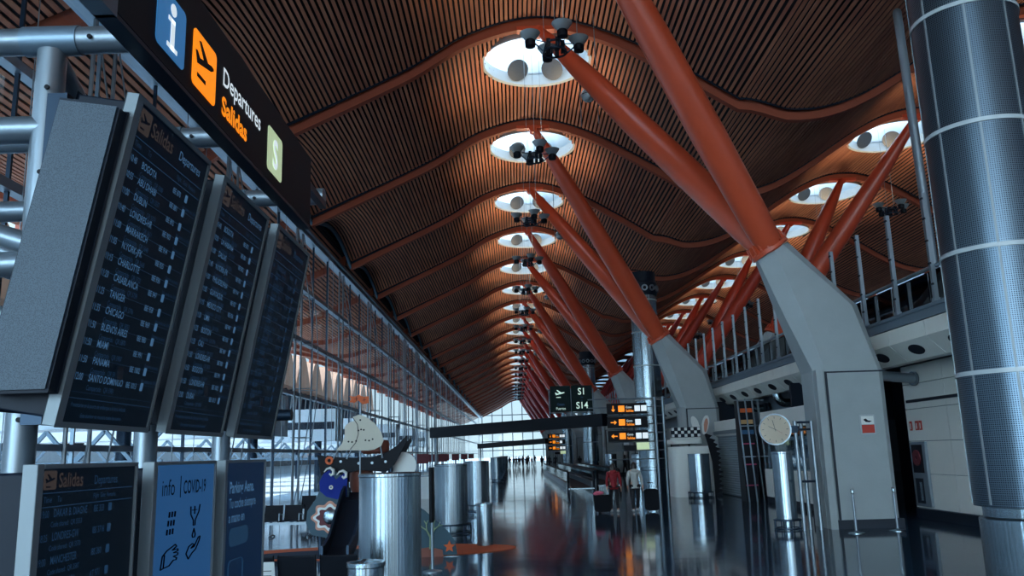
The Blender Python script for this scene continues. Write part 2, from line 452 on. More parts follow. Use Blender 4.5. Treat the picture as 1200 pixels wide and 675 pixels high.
    # skylights
    for rx in RIDGES:
        for y in YR[3:-1]:
            z = 17.0; yc = y+2.55
            fr = MB().lathe([(SKY_R-.06, -.16), (SKY_R+.05, -.2), (SKY_R+.1, -.06), (SKY_R+.04, .25), (SKY_R-.04, .3)], (rx, yc, z-.12), 40, closed=True)
            s = fr.build('skylight_frame', 'rim', root)
            MB().lathe([(SKY_R, .0), (SKY_R-.02, .35), (1.75, .75), (1.3, 1.05), (0.01, 1.2)], (rx, yc, z-.12), 40, cap0=False).build('diffuser', 'fabric', s)
            if y < 120:
                ln = MB()
                for a in (66, 114, 246, 294):
                    a = math.radians(a); c = Vector((rx+1.72*math.cos(a), yc+1.72*math.sin(a), z+.2))
                    nrm = Vector((-math.cos(a)*.75, -math.sin(a)*.75, -.66))
                    ln.lathe([(.001, 0), (.42, 0), (.44, .03), (.44, .06)], c, 20, nrm)
                ln.build('lens', 'lens', s)
ceiling()

# ------------------------------------------------------------------ floor, ground, walls
struct(MB().box(-9.5, 28.5, -27, 236, -.2, 0).build('floor', 'floor', smooth=0), 'dark polished stone floor mirroring the lights')
struct(MB().box(-400, -9.5, -200, 600, -.5, -.1).build('ground_outside', 'ground', smooth=0), 'pale paved apron outside the glass wall')
struct(MB().box(-9.5, 400, 236.5, 600, -.5, -.1).build('ground_beyond', 'ground', smooth=0), 'pale ground beyond the far glass wall')

def wall_left():
    XF = -9.4
    root = sempty('wall_left', 'tall glass wall with steel rails and thin vertical rods')
    MB().add([(XF-.1, -27, 0), (XF-.1, 236, 0), (XF-.1, 236, 13.0), (XF-.1, -27, 13.0)], [(0, 1, 2, 3)]).build('glazing', 'glass', root)
    for z, h, d in ((12.35, .44, .4), (9.7, .2, .24), (7.32, .2, .24), (4.9, .16, .2), (2.5, .14, .14)):
        r = MB().box(XF-d/2, XF+d/2, -27, 236, z-h/2, z+h/2)
        if z > 12: r.box(XF+.22, XF+.34, -27, 236, z-.05, z+.05)
        r.build('rail', 'facade', root)
    y = -9
    k = 0
    while y < 160:
        m = MB().box(XF-.05, XF+.03, y-.03, y+.03, 0, 12.3)
        m.build('mullion', 'darksteel' if k % 3 else 'facade', root)
        k += 1; y += 3
    # cable trusses every 9 m
    for y in range(0, 100, 9):
        for yy in (y-.5, y+.5):
            c = MB(); pts = []
            for i in range(13):
                t = i/12; pts.append((XF+.12+.75*math.sin(PI*t), yy, 12.2*(1-t)))
            c.path(pts, .022, 6, False)
            c.tube((XF+.1, yy, 0), (XF+.1, yy, 12.2), .05, n=8)
            for i in (3, 5, 7, 9): c.tube((XF, yy, pts[i][2]), pts[i], .02, n=6)
            c.build('cable_truss', 'tube', root)
    for y in range(4, 120, 9):
        MB().tube((XF+.5, y, .0), (XF+.5, y, 12.2), .014, n=5).tube((XF+.3, y+2, 0), (XF+.3, y+2, 12.2), .012, n=5).build('cable', 'tube', root)
wall_left()

def wall_back():
    root = sempty('wall_back', 'bright glazed end wall far down the hall')
    Y = 235
    g = MB()
    xs = np.linspace(-9.5, 28, 60)
    for a, b in zip(xs[:-1], xs[1:]): g.add([(a, Y, 0), (b, Y, 0), (b, Y, zc(b)+.3), (a, Y, zc(a)+.3)], [(0, 1, 2, 3)])
    g.build('glazing', 'glass', root)
    for i in range(14):
        x = -9+i*2.8; MB().box(x-.12, x+.12, Y-.2, Y, 0, zc(x)).build('mullion', 'facade', root)
    for z in (3.2, 5.6, 8, 10.4, 12.8): MB().box(-9.4, 28, Y-.25, Y-.05, z-.12, z+.12).build('rail', 'facade', root)
wall_back()

# white panelled wall with fire cabinet
def wall_right():
    X = 11.35
    root = sempty('wall_right', 'white panelled wall under the balcony')
    p = MB(); ys = [12.0, 14.0, 16, 18, 20.0, 22.15, 24.5]; zs = [.28, 1.22, 2.12, 3.02, 3.72, 4.25]
    for a, b in zip(ys[:-1], ys[1:]):
        for c, d in zip(zs[:-1], zs[1:]): p.box(X, X+.1, a+.008, b-.008, c+.008, d-.008)
    p.build('wall_panel', 'panel', root, bevel=.004)
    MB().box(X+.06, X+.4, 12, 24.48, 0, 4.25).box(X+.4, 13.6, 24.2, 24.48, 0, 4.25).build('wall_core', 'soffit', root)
    MB().box(X-.02, X+.1, 12, 24.5, 0, .26).build('skirting', 'navy', root)
    MB().box(X-.05, X+.02, 16.0, 24.3, 3.2, 3.28).build('dark_rail', 'navy', root)  # dark bar running across the white panels
    # the dark recess and the shop walls beyond
    MB().box(13.5, 13.7, 24.4, 30, 0, 4.3).build('recess_wall', 'navy', root)
    MB().box(11.5, 11.7, 30, 236, 0, 4.3).build('shop_wall', 'darkband', root)
    MB().box(9.9, 13.6, 30, 30.15, 2.9, 4.3).box(9.9, 11.7, 41, 41.2, 0, 4.3).build('partition', 'navy', root)
wall_right()
struct(MB().box(28.2, 28.5, -27, 236, 0, 13.6).build('wall_far_right', 'darkband', smooth=0), 'grey wall closing the upper level')

# ------------------------------------------------------------------ balcony
def balcony():
    root = sempty('balcony', 'upper level slab with pale precast edge panels')
    Y0, Y1 = 12, 236
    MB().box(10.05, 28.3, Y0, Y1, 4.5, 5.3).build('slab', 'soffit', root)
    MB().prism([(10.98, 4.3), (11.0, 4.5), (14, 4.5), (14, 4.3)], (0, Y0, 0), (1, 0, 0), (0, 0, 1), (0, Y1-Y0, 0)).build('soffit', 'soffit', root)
    MB().box(9.9, 10.1, Y0, Y1, 5.0, 5.22).box(9.86, 10.1, Y0, Y1, 5.22, 5.3).build('edge_band', 'darkband', root)
    y = 13.9; holes = 0
    prof = [(9.92, 4.98), (9.92, 4.6), (10.38, 4.16), (10.7, 4.16), (10.7, 4.5), (10.1, 4.98)]
    for i in range(60):
        a, b = y+.012, y+1.988
        p = MB().prism(prof, (0, a, 0), (1, 0, 0), (0, 0, 1), (0, b-a, 0)).build('edge_panel', 'precast', root)
        if i < 26:
            sl = Vector((.46, 0, -.44)).normalized(); nrm = Vector((-.44, 0, -.46)).normalized(); c = Vector((10.15, y+1, 4.38))
            e = [(.17*math.cos(t*PI/10), .36*math.sin(t*PI/10)) for t in range(20)]
            pass
            q = MB().prism(e, c+nrm*.002, sl, (0, 1, 0), nrm*.006).build('light_opening', 'navy', p)
        y += 2
    MB().prism(prof, (0, y, 0), (1, 0, 0), (0, 0, 1), (0, Y1-y, 0)).build('edge_panel', 'precast', root)
balcony()

def railing():
    t = thing('railing', 'long glass balustrade with round handrail and tall silver posts on the balcony edge', 'railing', (10.2, 60, 5.3))
    g = MB()
    for i in range(80): g.box(10.2, 10.22, 12+i*2.0+.03, 14+i*2.0-.03, 5.34, 6.15)
    g.build('glass_panel', 'dglass', t)
    MB().tube((10.12, 12, 6.2), (10.12, 172, 6.2), .05, n=10).build('handrail', 'tube', t)
    for i in range(75):
        y = 15.4+2*i
        if 21.6 < y % 18 + 18 < 23.6 and False: continue
        p = MB().box(9.98, 10.08, y-.05, y+.05, 5.3, 8.0)
        p.box(9.96, 10.1, y-.07, y+.07, 5.3, 5.42)
        o = p.build('post', 'tube', t)
        if i < 14:
            b = MB()
            for z in (5.75, 6.25, 6.8, 7.35, 7.85): b.box(9.965, 10.0, y-.055, y+.055, z-.025, z+.025)
            b.build('clamp', 'navy', o)
railing()
tag(MB().tube((10.35, 19.9, 5.3), (10.3, 20.0, 13.1), .11, n=16).sphere((10.3, 20.0, 13.1), .11, 12).build('tall_pole', 'tube', origin=(10.35, 19.9, 5.3)),
    'tall grey pole rising from the balcony beside the perforated column', 'pole')

# ------------------------------------------------------------------ forked columns
def tree(yc, mirror, label, tint):
    mx = (lambda x: 20.08-x) if mirror else (lambda x: x)
    z0 = 5.3 if mirror else 0
    t = thing('forked_column', label, 'column', (mx(8.8), yc, z0), 'forked columns of the right wave' if mirror else 'forked columns along the hall')
    secs = [((7.9, 0), (9.7, 0), .68, .16), ((7.9, 4.0), (9.7, 3.95), .68, .16), ((7.36, 5.5), (9.3, 5.75), .6, .24), ((6.82, 7.12), (7.66, 7.6), .46, .26)]
    if mirror: secs = secs[2:]; secs[0] = ((7.4, 5.3), (9.4, 5.3), .6, .24)
    vs = []; fs = []
    for (l, r, hy, ch) in secs:
        L, Rr = Vector((l[0], 0, l[1])), Vector((r[0], 0, r[1])); c = (L+Rr)/2; hx = (Rr-L).length/2; u = (Rr-L).normalized(); ch2 = ch
        for a, b in ((-hx+ch2*1.6, -hy), (hx-ch2, -hy), (hx, -hy+ch2), (hx, hy-ch2), (hx-ch2, hy), (-hx+ch2*1.6, hy), (-hx, hy-ch2*1.3), (-hx, -hy+ch2*1.3)):
            p = c+u*a; vs.append((mx(p.x), yc+b, p.z))
    n = len(secs)
    for i in range(n-1):
        for k in range(8):
            f = (i*8+k, i*8+(k+1) % 8, i*8+8+(k+1) % 8, i*8+8+k); fs.append(f)
    fs += [tuple(range(7, -1, -1)), tuple((n-1)*8+i for i in range(8))]
    cb = MB().add(vs, fs).build('concrete_base', 'concrete', t, smooth=0)
    if not mirror:
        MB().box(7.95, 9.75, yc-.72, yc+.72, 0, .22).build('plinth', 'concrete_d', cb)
        MB().prism([(7.9, 0), (8.04, 0), (8.04, 3.98), (7.9, 4.02)], (0, yc-.74, 0), (1, 0, 0), (0, 0, 1), (0, .3, 0)).build('pilaster', 'concrete', cb, smooth=0, bevel=.02)
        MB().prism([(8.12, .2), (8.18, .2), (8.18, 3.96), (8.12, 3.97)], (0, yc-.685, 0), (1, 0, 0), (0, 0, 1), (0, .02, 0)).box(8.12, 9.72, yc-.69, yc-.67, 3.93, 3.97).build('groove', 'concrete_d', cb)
    mt = mat('orange_steel_%d' % tint, [(196, 80, 50), (190, 74, 48), (200, 68, 46), (184, 54, 46), (168, 44, 44)][min(tint, 4)], .34, noise=.06, nscale=.8)
    ax = Vector((-.62 if not mirror else .62, 0, 1)).normalized()
    base = Vector((mx(7.22), yc, 7.42))
    co = MB().lathe([(.5, -.02), (.56, -.02), (.56, .1), (.48, .14), (.4, .3)], base-ax*.02, 28, ax)
    for k in range(18):
        a = 2*PI*k/18; u, v, d = frame(ax); r = u*math.cos(a)+v*math.sin(a)
        co.bar(base+r*.53+ax*.05, base+r*.47+ax*.35, .04, .12, r)
    co.build('bolt_collar', mt, t)
    for s in (-1, 1):
        e = Vector((mx(1.24), yc+4.5*s, 16.72)); b = base+Vector((0, .16*s, -.0))+ax*.05
        d = e-b; st = MB(); pts = [b+d*q for q in (0, .08, .3, .55, .78, .93, .985)]
        st.path(pts, [.37, .42, .46, .43, .34, .22, .16], 24)
        so_ = st.build('strut', mt, t, smooth=50)
        hd = MB(); dn = d.normalized()
        hd.bar(e-dn*.6, e+Vector((0, 0, .0)), .12, .34, (0, 1, 0)); hd.tube(e+Vector((0, -.2, -.12)), e+Vector((0, .2, -.12)), .17, n=18)
        hd.box(e.x-.75, e.x+.75, e.y-.16, e.y+.16, 16.62, 16.76)
        hd.build('pin_joint', mt, so_)
    return t
for k in range(12):
    tree(22.5+18*k, False, ('%s forked orange column on a leaning concrete base, in the row along the hall' % ORD[k]), k//2)
for k in range(1, 8):
    tree(22.5+18*k, True, ('%s dark orange forked column of the row behind the balcony railing' % ORD[k-1]), 1+k//2)

# ------------------------------------------------------------------ steel columns
def steel_column(x, y, top, rings, label, near=False):
    t = thing('steel_column', label, 'column', (x, y, 0), 'tall steel ventilation columns')
    R = .72
    MB().lathe([(R-.1, 0), (R-.1, .06), (R-.04, .08), (R-.04, 1.05), (R-.1, 1.08), (R-.1, 1.2), (R-.01, 1.22)], (x, y, 0), 64).build('base_cladding', 'steel', t)
    MB().lathe([(R, 1.22), (R, top-1.3)], (x, y, 0), 96).build('perforated_skin' if near else 'steel_skin', 'perf' if near else 'steel', t)
    for z in rings:
        MB().lathe([(R, z-.03), (R+.02, z-.03), (R+.02, z+.03), (R, z+.03)], (x, y, 0), 64, closed=True).build('ring', 'rim', t)
    sm = MB()
    for a in (152, 197, 242, 287):
        a = math.radians(a); sm.bar((x+(R+.004)*math.cos(a), y+(R+.004)*math.sin(a), 1.25), (x+(R+.004)*math.cos(a), y+(R+.004)*math.sin(a), top-1.3), .03, .02, (math.cos(a), math.sin(a), 0))
    sm.build('seam', 'bezel', t)
    hd = MB().lathe([(R+.02, top-1.3), (R+.06, top-1.25), (R+.06, top-.6), (R+.01, top-.55), (R+.01, top), (.01, top+.02)], (x, y, 0), 48).build('nozzle_head', 'navy', t)
    nz = MB()
    for k in range(12):
        a = 2*PI*k/12; d = Vector((math.cos(a), math.sin(a), 0)); nz.lathe([(.14, 0), (.17, .02), (.17, .09), (.1, .09), (.09, .0)], Vector((x, y, top-.93))+d*(R+.05), 16, d)
    nz.build('nozzle', 'tube', hd)
steel_column(6.98, 11.66, 11.6, (3.0, 4.7, 6.5, 8.3, 10.05), 'huge perforated steel column in the right foreground', True)
steel_column(7.2, 44.8, 11.6, (3.0, 4.7, 6.5, 8.3, 10.05), 'tall smooth steel column with nozzle head, behind the direction signs')
steel_column(7.2, 80.8, 11.6, (3.0, 4.7, 6.5, 8.3, 10.05), 'second smooth steel column with nozzle head, further down the hall')
steel_column(7.2, 116.8, 11.6, (3.0, 6.5, 10.05), 'third smooth steel column with nozzle head, farthest down the hall')

# ------------------------------------------------------------------ chandeliers, speaker balls
def chandelier(loc, label, group):
    x, y, z = loc
    t = thing('chandelier', label, 'chandelier', loc, group)
    fr = MB().lathe([(.3, -.3), (.34, -.3), (.34, -.25), (.3, -.25)], (x, y, z), 20, closed=True).lathe([(.22, -.05), (.26, -.05), (.26, 0), (.22, 0)], (x, y, z), 20, closed=True)
    for k in range(4):
        a = 2*PI*k/4+.25; c, s_ = math.cos(a), math.sin(a)
        fr.tube((x+.24*c, y+.24*s_, z-.03), (x+.32*c, y+.32*s_, z-.28), .02, n=6)
        fr.tube((x+.34*c, y+.34*s_, z-.27), (x+.62*c, y+.62*s_, z-.02), .022, n=6); fr.tube((x+.26*c, y+.26*s_, z), (x+.62*c, y+.62*s_, z+.05), .015, n=6)
    fr.build('frame', 'darksteel', t)
    for k in range(4):
        a = 2*PI*k/4+.25; cx, cy = x+.70*math.cos(a), y+.70*math.sin(a)
        l = MB().lathe([(.08, -.2), (.14, -.18), (.15, -.02), (.1, .03)], (cx, cy, z), 16).build('lamp_body', 'black', t)
        MB().lathe([(.1, .03), (.15, .06), (.27, .22), (.285, .22), (.17, .05), (.1, .02)], (cx, cy, z), 18, closed=True).build('reflector', 'cup', l)
        MB().lathe([(.001, .1), (.13, .1)], (cx, cy, z), 14).build('bulb', 'lamp_glass', l)
    bx = MB()
    for k in range(5):
        a = 2*PI*k/5; cx, cy = x+.22*math.cos(a), y+.22*math.sin(a); bx.box(cx-.055, cx+.055, cy-.055, cy+.055, z-.3, z+.06)
    bx.build('ballast', 'black', t)
    cb = MB()
    for dx, dy in ((.3, .3), (-.3, -.25), (0, -.3)): cb.tube((x+dx, y+dy, z), (x+dx, y+dy, zc(x+dx)+.2), .008, n=5)
    cb.build('suspension_cable', 'tube', t)
    return t
def uplight(x, y, z, e, i):
    l = bpy.data.lights.new('uplight', 'SPOT'); l.energy = e; l.spot_size = math.radians(150); l.spot_blend = .7; l.color = (1, .77, .48); l.shadow_soft_size = .5
    o = bpy.data.objects.new('uplight', l); C.objects.link(o); o.location = (x, y, z+.5); o.rotation_euler = (PI, 0, 0)
ch = None
for k in range(18):
    loc = (1.42 if k == 0 else 1.08, 21.3+9*k, 13.2 if k == 0 else 13.33)
    lb = '%s six-lamp chandelier hanging under the central ridge of skylights' % ORD[k]
    if ch is None: ch = chandelier(loc, lb, 'chandeliers under the central ridge')
    else: dup(ch, loc, lb)
for k in range(-1, 18): uplight(1.15, 21.3+9*k, 13.3, 430, k)
c2 = None
for k in range(8):
    loc = (18.7, 30.3+9*k, 13.3); lb = '%s chandelier over the upper level on the right' % ORD[k]
    if c2 is None: c2 = dup(ch, loc, lb); 
    else: c2 = dup(ch, loc, lb)
    c2['group'] = 'chandeliers over the upper level'
for k in range(0, 9): uplight(18.7, 30.3+9*k, 13.3, 380, k)
sp_ = None
for k in range(8):
    x, y, z = 2.78, 26+18.2*k, 13.73; lb = '%s grey ball speaker hanging between two long cables' % ORD[k]
    if sp_ is None:
        sp_ = thing('ball_speaker', lb, 'speaker', (x, y, z), 'ball speakers hanging down the hall')
        MB().sphere((x, y, z), .24, 24).build('ball', 'cup', sp_)
        MB().lathe([(.243, -.012), (.248, -.012), (.248, .012), (.243, .012)], (x, y, z), 28, closed=True).build('seam_ring', 'darksteel', sp_)
        MB().tube((x-.27, y, z-1.1), (x-.27, y, zc(x)-.02), .018, n=6).build('cable', 'tube', sp_)
        MB().tube((x+.3, y, z-1.0), (x+.3, y, zc(x)-.02), .018, n=6).build('cable', 'tube', sp_)
    else: dup(sp_, (x, y, z), lb)

# ------------------------------------------------------------------ display boards (left)
VU = Vector((0, 1, 0))
ROWS1 = ['BOGOTA', 'ABU DHABI', 'DUBLIN', 'LONDRES-HR', 'MARRAKECH', 'N.YORK-JFK', 'CHARLOTTE', 'CASABLANCA', 'TANGER', 'CHICAGO', 'BUENOS AIRES', 'MIAMI', 'PANAMA', 'SANTO DOMINGO']
ROWS2 = ['BOGOTA', 'LA HABANA', 'DALLAS', 'N.YORK-JFK', 'PHILADELPHIA', 'GUAYAQUIL', 'MEXICO CITY', 'LIMA', 'BOSTON', 'CALI', 'LONDRES-HR', 'BOGOTA', 'LONDRES-HR', 'DUBAI']
ROWS3 = ['LONDRES-HR', 'LIMA', 'SANTIAGO', 'MIAMI', 'QUITO', 'DOHA', 'CHICAGO', 'BOSTON', 'DAKAR', 'CARACAS', 'TEL AVIV', 'MILAN', 'ROMA', 'PARIS']
PLANE = [(-.42, -.02), (-.36, .08), (-.3, .06), (-.3, -.02), (-.12, .02), (-.2, .3), (-.1, .3), (.08, .06), (.34, .1), (.42, .05), (.4, 0), (-.3, -.12)]
def plane_icon(mb, o, u, v, s, w):
    # a climbing aircraft seen from the side over a short bar
    import mathutils
    def rot(p, a): return (p[0]*math.cos(a)-p[1]*math.sin(a), p[0]*math.sin(a)+p[1]*math.cos(a))
    fus = [(-.40, -.05), (.26, -.05), (.38, -.01), (.38, .03), (.28, .06), (-.26, .06), (-.36, .17), (-.44, .17)]
    wing = [(-.08, .05), (-.26, .36), (-.17, .36), (.12, .05)]
    a = math.radians(12)
    for sh in (fus, wing): mb.prism([(x*s, y*s) for x, y in (rot(p, a) for p in sh)], o, u, v, w)
    mb.prism([(x*s, y*s) for x, y in [(-.36, -.36), (.02, -.36), (.02, -.29), (-.36, -.29)]], o, u, v, w)
def board(y0, wd, xt, zt, xb, zb, rows, label, fl):
    """screen leaning forward: top edge at x=xt,z=zt, bottom edge at x=xb,z=zb"""
    up = Vector((xt-xb, 0, zt-zb)); Hh = up.length; up.normalize(); nr = VU.cross(up).normalized()
    if nr.x < 0: nr = -nr
    o = Vector((xb, y0, zb))
    t = thing('departures_board', label, 'departures board', tuple(o), 'leaning departures boards under the black sign')
    D = .12; e = .028
    P = lambda a, b, c=0: o+VU*a+up*b+nr*c
    def slab(mb, a0, a1, b0, b1, c0, c1): mb.prism([(a0, b0), (a1, b0), (a1, b1), (a0, b1)], P(0, 0, c0), VU, up, nr*(c1-c0))
    h = MB(); slab(h, .03, wd-.02, .03, Hh-.03, -D-.16, -.03); h.build('housing', 'navy', t, bevel=.01)
    f = MB(); slab(f, 0, .05, 0, Hh, -.045, .012); slab(f, wd-.012, wd, 0, Hh, -.06, .012); slab(f, .05, wd-.012, Hh-.02, Hh, -.06, .012); slab(f, .05, wd-.012, 0, .02, -.06, .012)
    f.build('bezel', 'bezel', t, bevel=.003)
    s = MB(); slab(s, .05, wd-.012, .02, Hh-.02, -.05, 0); s = s.build('screen', 'screen', t)
    T = MB(); TD = MB(); TB = MB()
    q = .003
    plane_bg = MB().prism(rrect(.075, .185, Hh-.145, Hh-.035, .012, 3), P(0, 0, q*.4), VU, up, nr*.0015); plane_bg.build('aircraft_badge', 'txt_brown', s)
    pi_ = MB(); plane_icon(pi_, P(.13, Hh-.09, q), VU, up, .11, nr*.001); pi_.build('aircraft_icon', 'screen', s)
    put_text(TB, 'Salidas', P(.2, Hh-.125, q), VU, up, .1, bold=.01, xs=.95)
    put_text(T if fl else TD, 'Departures', P(.53, Hh-.12, q), VU, up, .068, xs=.9)
    ln = MB(); slab(ln, .06, wd-.03, Hh-.175, Hh-.172, .001, q); slab(ln, .06, wd-.03, Hh-.235, Hh-.232, .001, q)
    put_text(TD, 'Time        To', P(.08, Hh-.215, q), VU, up, .038); put_text(TD, 'Flight    Gate   Remarks', P(.56, Hh-.215, q), VU, up, .032, xs=.8)
    n = len(rows); r0 = Hh-.29; dr = (r0-.16)/(n-.4)
    hrs = ['10:40', '10:55', '11:00', '11:40', '11:00', '11:05', '11:15', '11:20', '11:25', '11:35', '11:50', '11:50', '11:50', '12:00']
    for i, nm in enumerate(rows):
        z = r0-i*dr
        put_text(T, hrs[i % 14], P(.07, z, q), VU, up, .045, xs=.7)
        put_text(T, nm, P(.19, z, q), VU, up, .048, bold=.006, xs=.8)
        put_text(T, 'IBE %d' % (870+i*11), P(.55, z, q), VU, up, .04, bold=.006, xs=.8)
        put_text(TD, 'Compartido   QR %d' % (5500+37*i), P(.19, z-.04, q), VU, up, .034, xs=.8)
        bx = rrect(.705, .735, z-.005, z+.035, .004, 2); T.prism(bx, P(0, 0, q), VU, up, nr*.001)
        if i % 3 != 1: put_text(TD, 'Dispone a su puerta' if i % 2 else 'Info. puerta a las 10:45', P(.70, z-.04, q), VU, up, .026, xs=.75)
        slab(ln, .06, wd-.03, z-.053, z-.0518, .001, q)
    slab(ln, .06, wd-.03, .125, .128, .001, q)
    put_text(TD, 'Presentarse en la puerta de embarque a la hora indicada', P(.1, .09, q), VU, up, .028, xs=.8)
    put_text(TD, 'Este monitor no muestra todos los vuelos', P(.2, .045, q), VU, up, .028, xs=.8)
    ln.build('divider_line', 'txt_dim', s); T.build('flight_text', 'txt_blue' if fl else 'txt_dim', s, smooth=0); TD.build('small_text', 'txt_dim', s, smooth=0); TB.build('heading', 'txt_brown', s, smooth=0)
    return t
board(3.50, .90, -1.65, 3.74, -1.92, 2.27, ROWS1, 'leaning departures board headed Salidas, nearest of three, listing Bogota and Abu Dhabi', True)
board(4.62, .90, -1.65, 3.74, -1.92, 2.27, ROWS2, 'middle leaning departures board headed Salidas, listing La Habana and Dallas', True)
board(5.74, .93, -1.65, 3.76, -1.92, 2.27, ROWS3, 'leaning departures board farthest from the viewer, its text very dim', False)

def housing(pts, y0, y1, label):
    """grey perforated box facing the viewer; pts = outline in XZ"""
    t = thing('equipment_box', label, 'equipment box', (pts[0][0], y0, pts[0][1]))
    MB().prism(pts, (0, y0+.012, 0), (1, 0, 0), (0, 0, 1), (0, y1-y0, 0)).build('case', 'navy', t, bevel=.008)
    c = Vector((sum(p[0] for p in pts)/4, 0, sum(p[1] for p in pts)/4))
    q = [(c.x+(p[0]-c.x)*.985, c.z+(p[1]-c.z)*.99) for p in pts]
    MB().prism(q, (0, y0, 0), (1, 0, 0), (0, 0, 1), (0, .014, 0)).build('front_grille', M_GR, t)
    s = MB()
    for i in range(12):
        z = pts[1][1]*.72+pts[2][1]*.28+i*.02; s.box(pts[1][0]+.0, pts[1][0]+.03, y0+.05, y0+.1, z, z+.008)
    return t
def grille_mat():
    m = mat('grey_mesh_front', (74, 92, 108), .6); nt = m.node_tree; b = nt.nodes['Principled BSDF']
    tc = nt.nodes.new('ShaderNodeTexCoord'); v = nt.nodes.new('ShaderNodeTexVoronoi'); v.inputs['Scale'].default_value = 220
    nt.links.new(tc.outputs['Object'], v.inputs[0]); cr = nt.nodes.new('ShaderNodeValToRGB')
    cr.color_ramp.elements[0].color = lin((24, 36, 50)) + (1,); cr.color_ramp.elements[1].color = lin((70, 86, 100)) + (1,); cr.color_ramp.elements[1].position = .6
    nt.links.new(v.outputs['Distance'], cr.inputs[0]); nt.links.new(cr.outputs[0], b.inputs['Base Color']); return m
M_GR = grille_mat()
housing([(-2.17, 2.41), (-1.905, 2.41), (-1.685, 3.64), (-1.94, 3.68)], 3.4, 3.48, 'tall grey mesh-fronted box leaning beside the nearest departures board')
housing([(-2.3, .7), (-1.98, .7), (-1.98, 2.03), (-2.3, 2.04)], 3.4, 3.6, 'lower grey mesh-fronted box at the left edge beside the low screen')

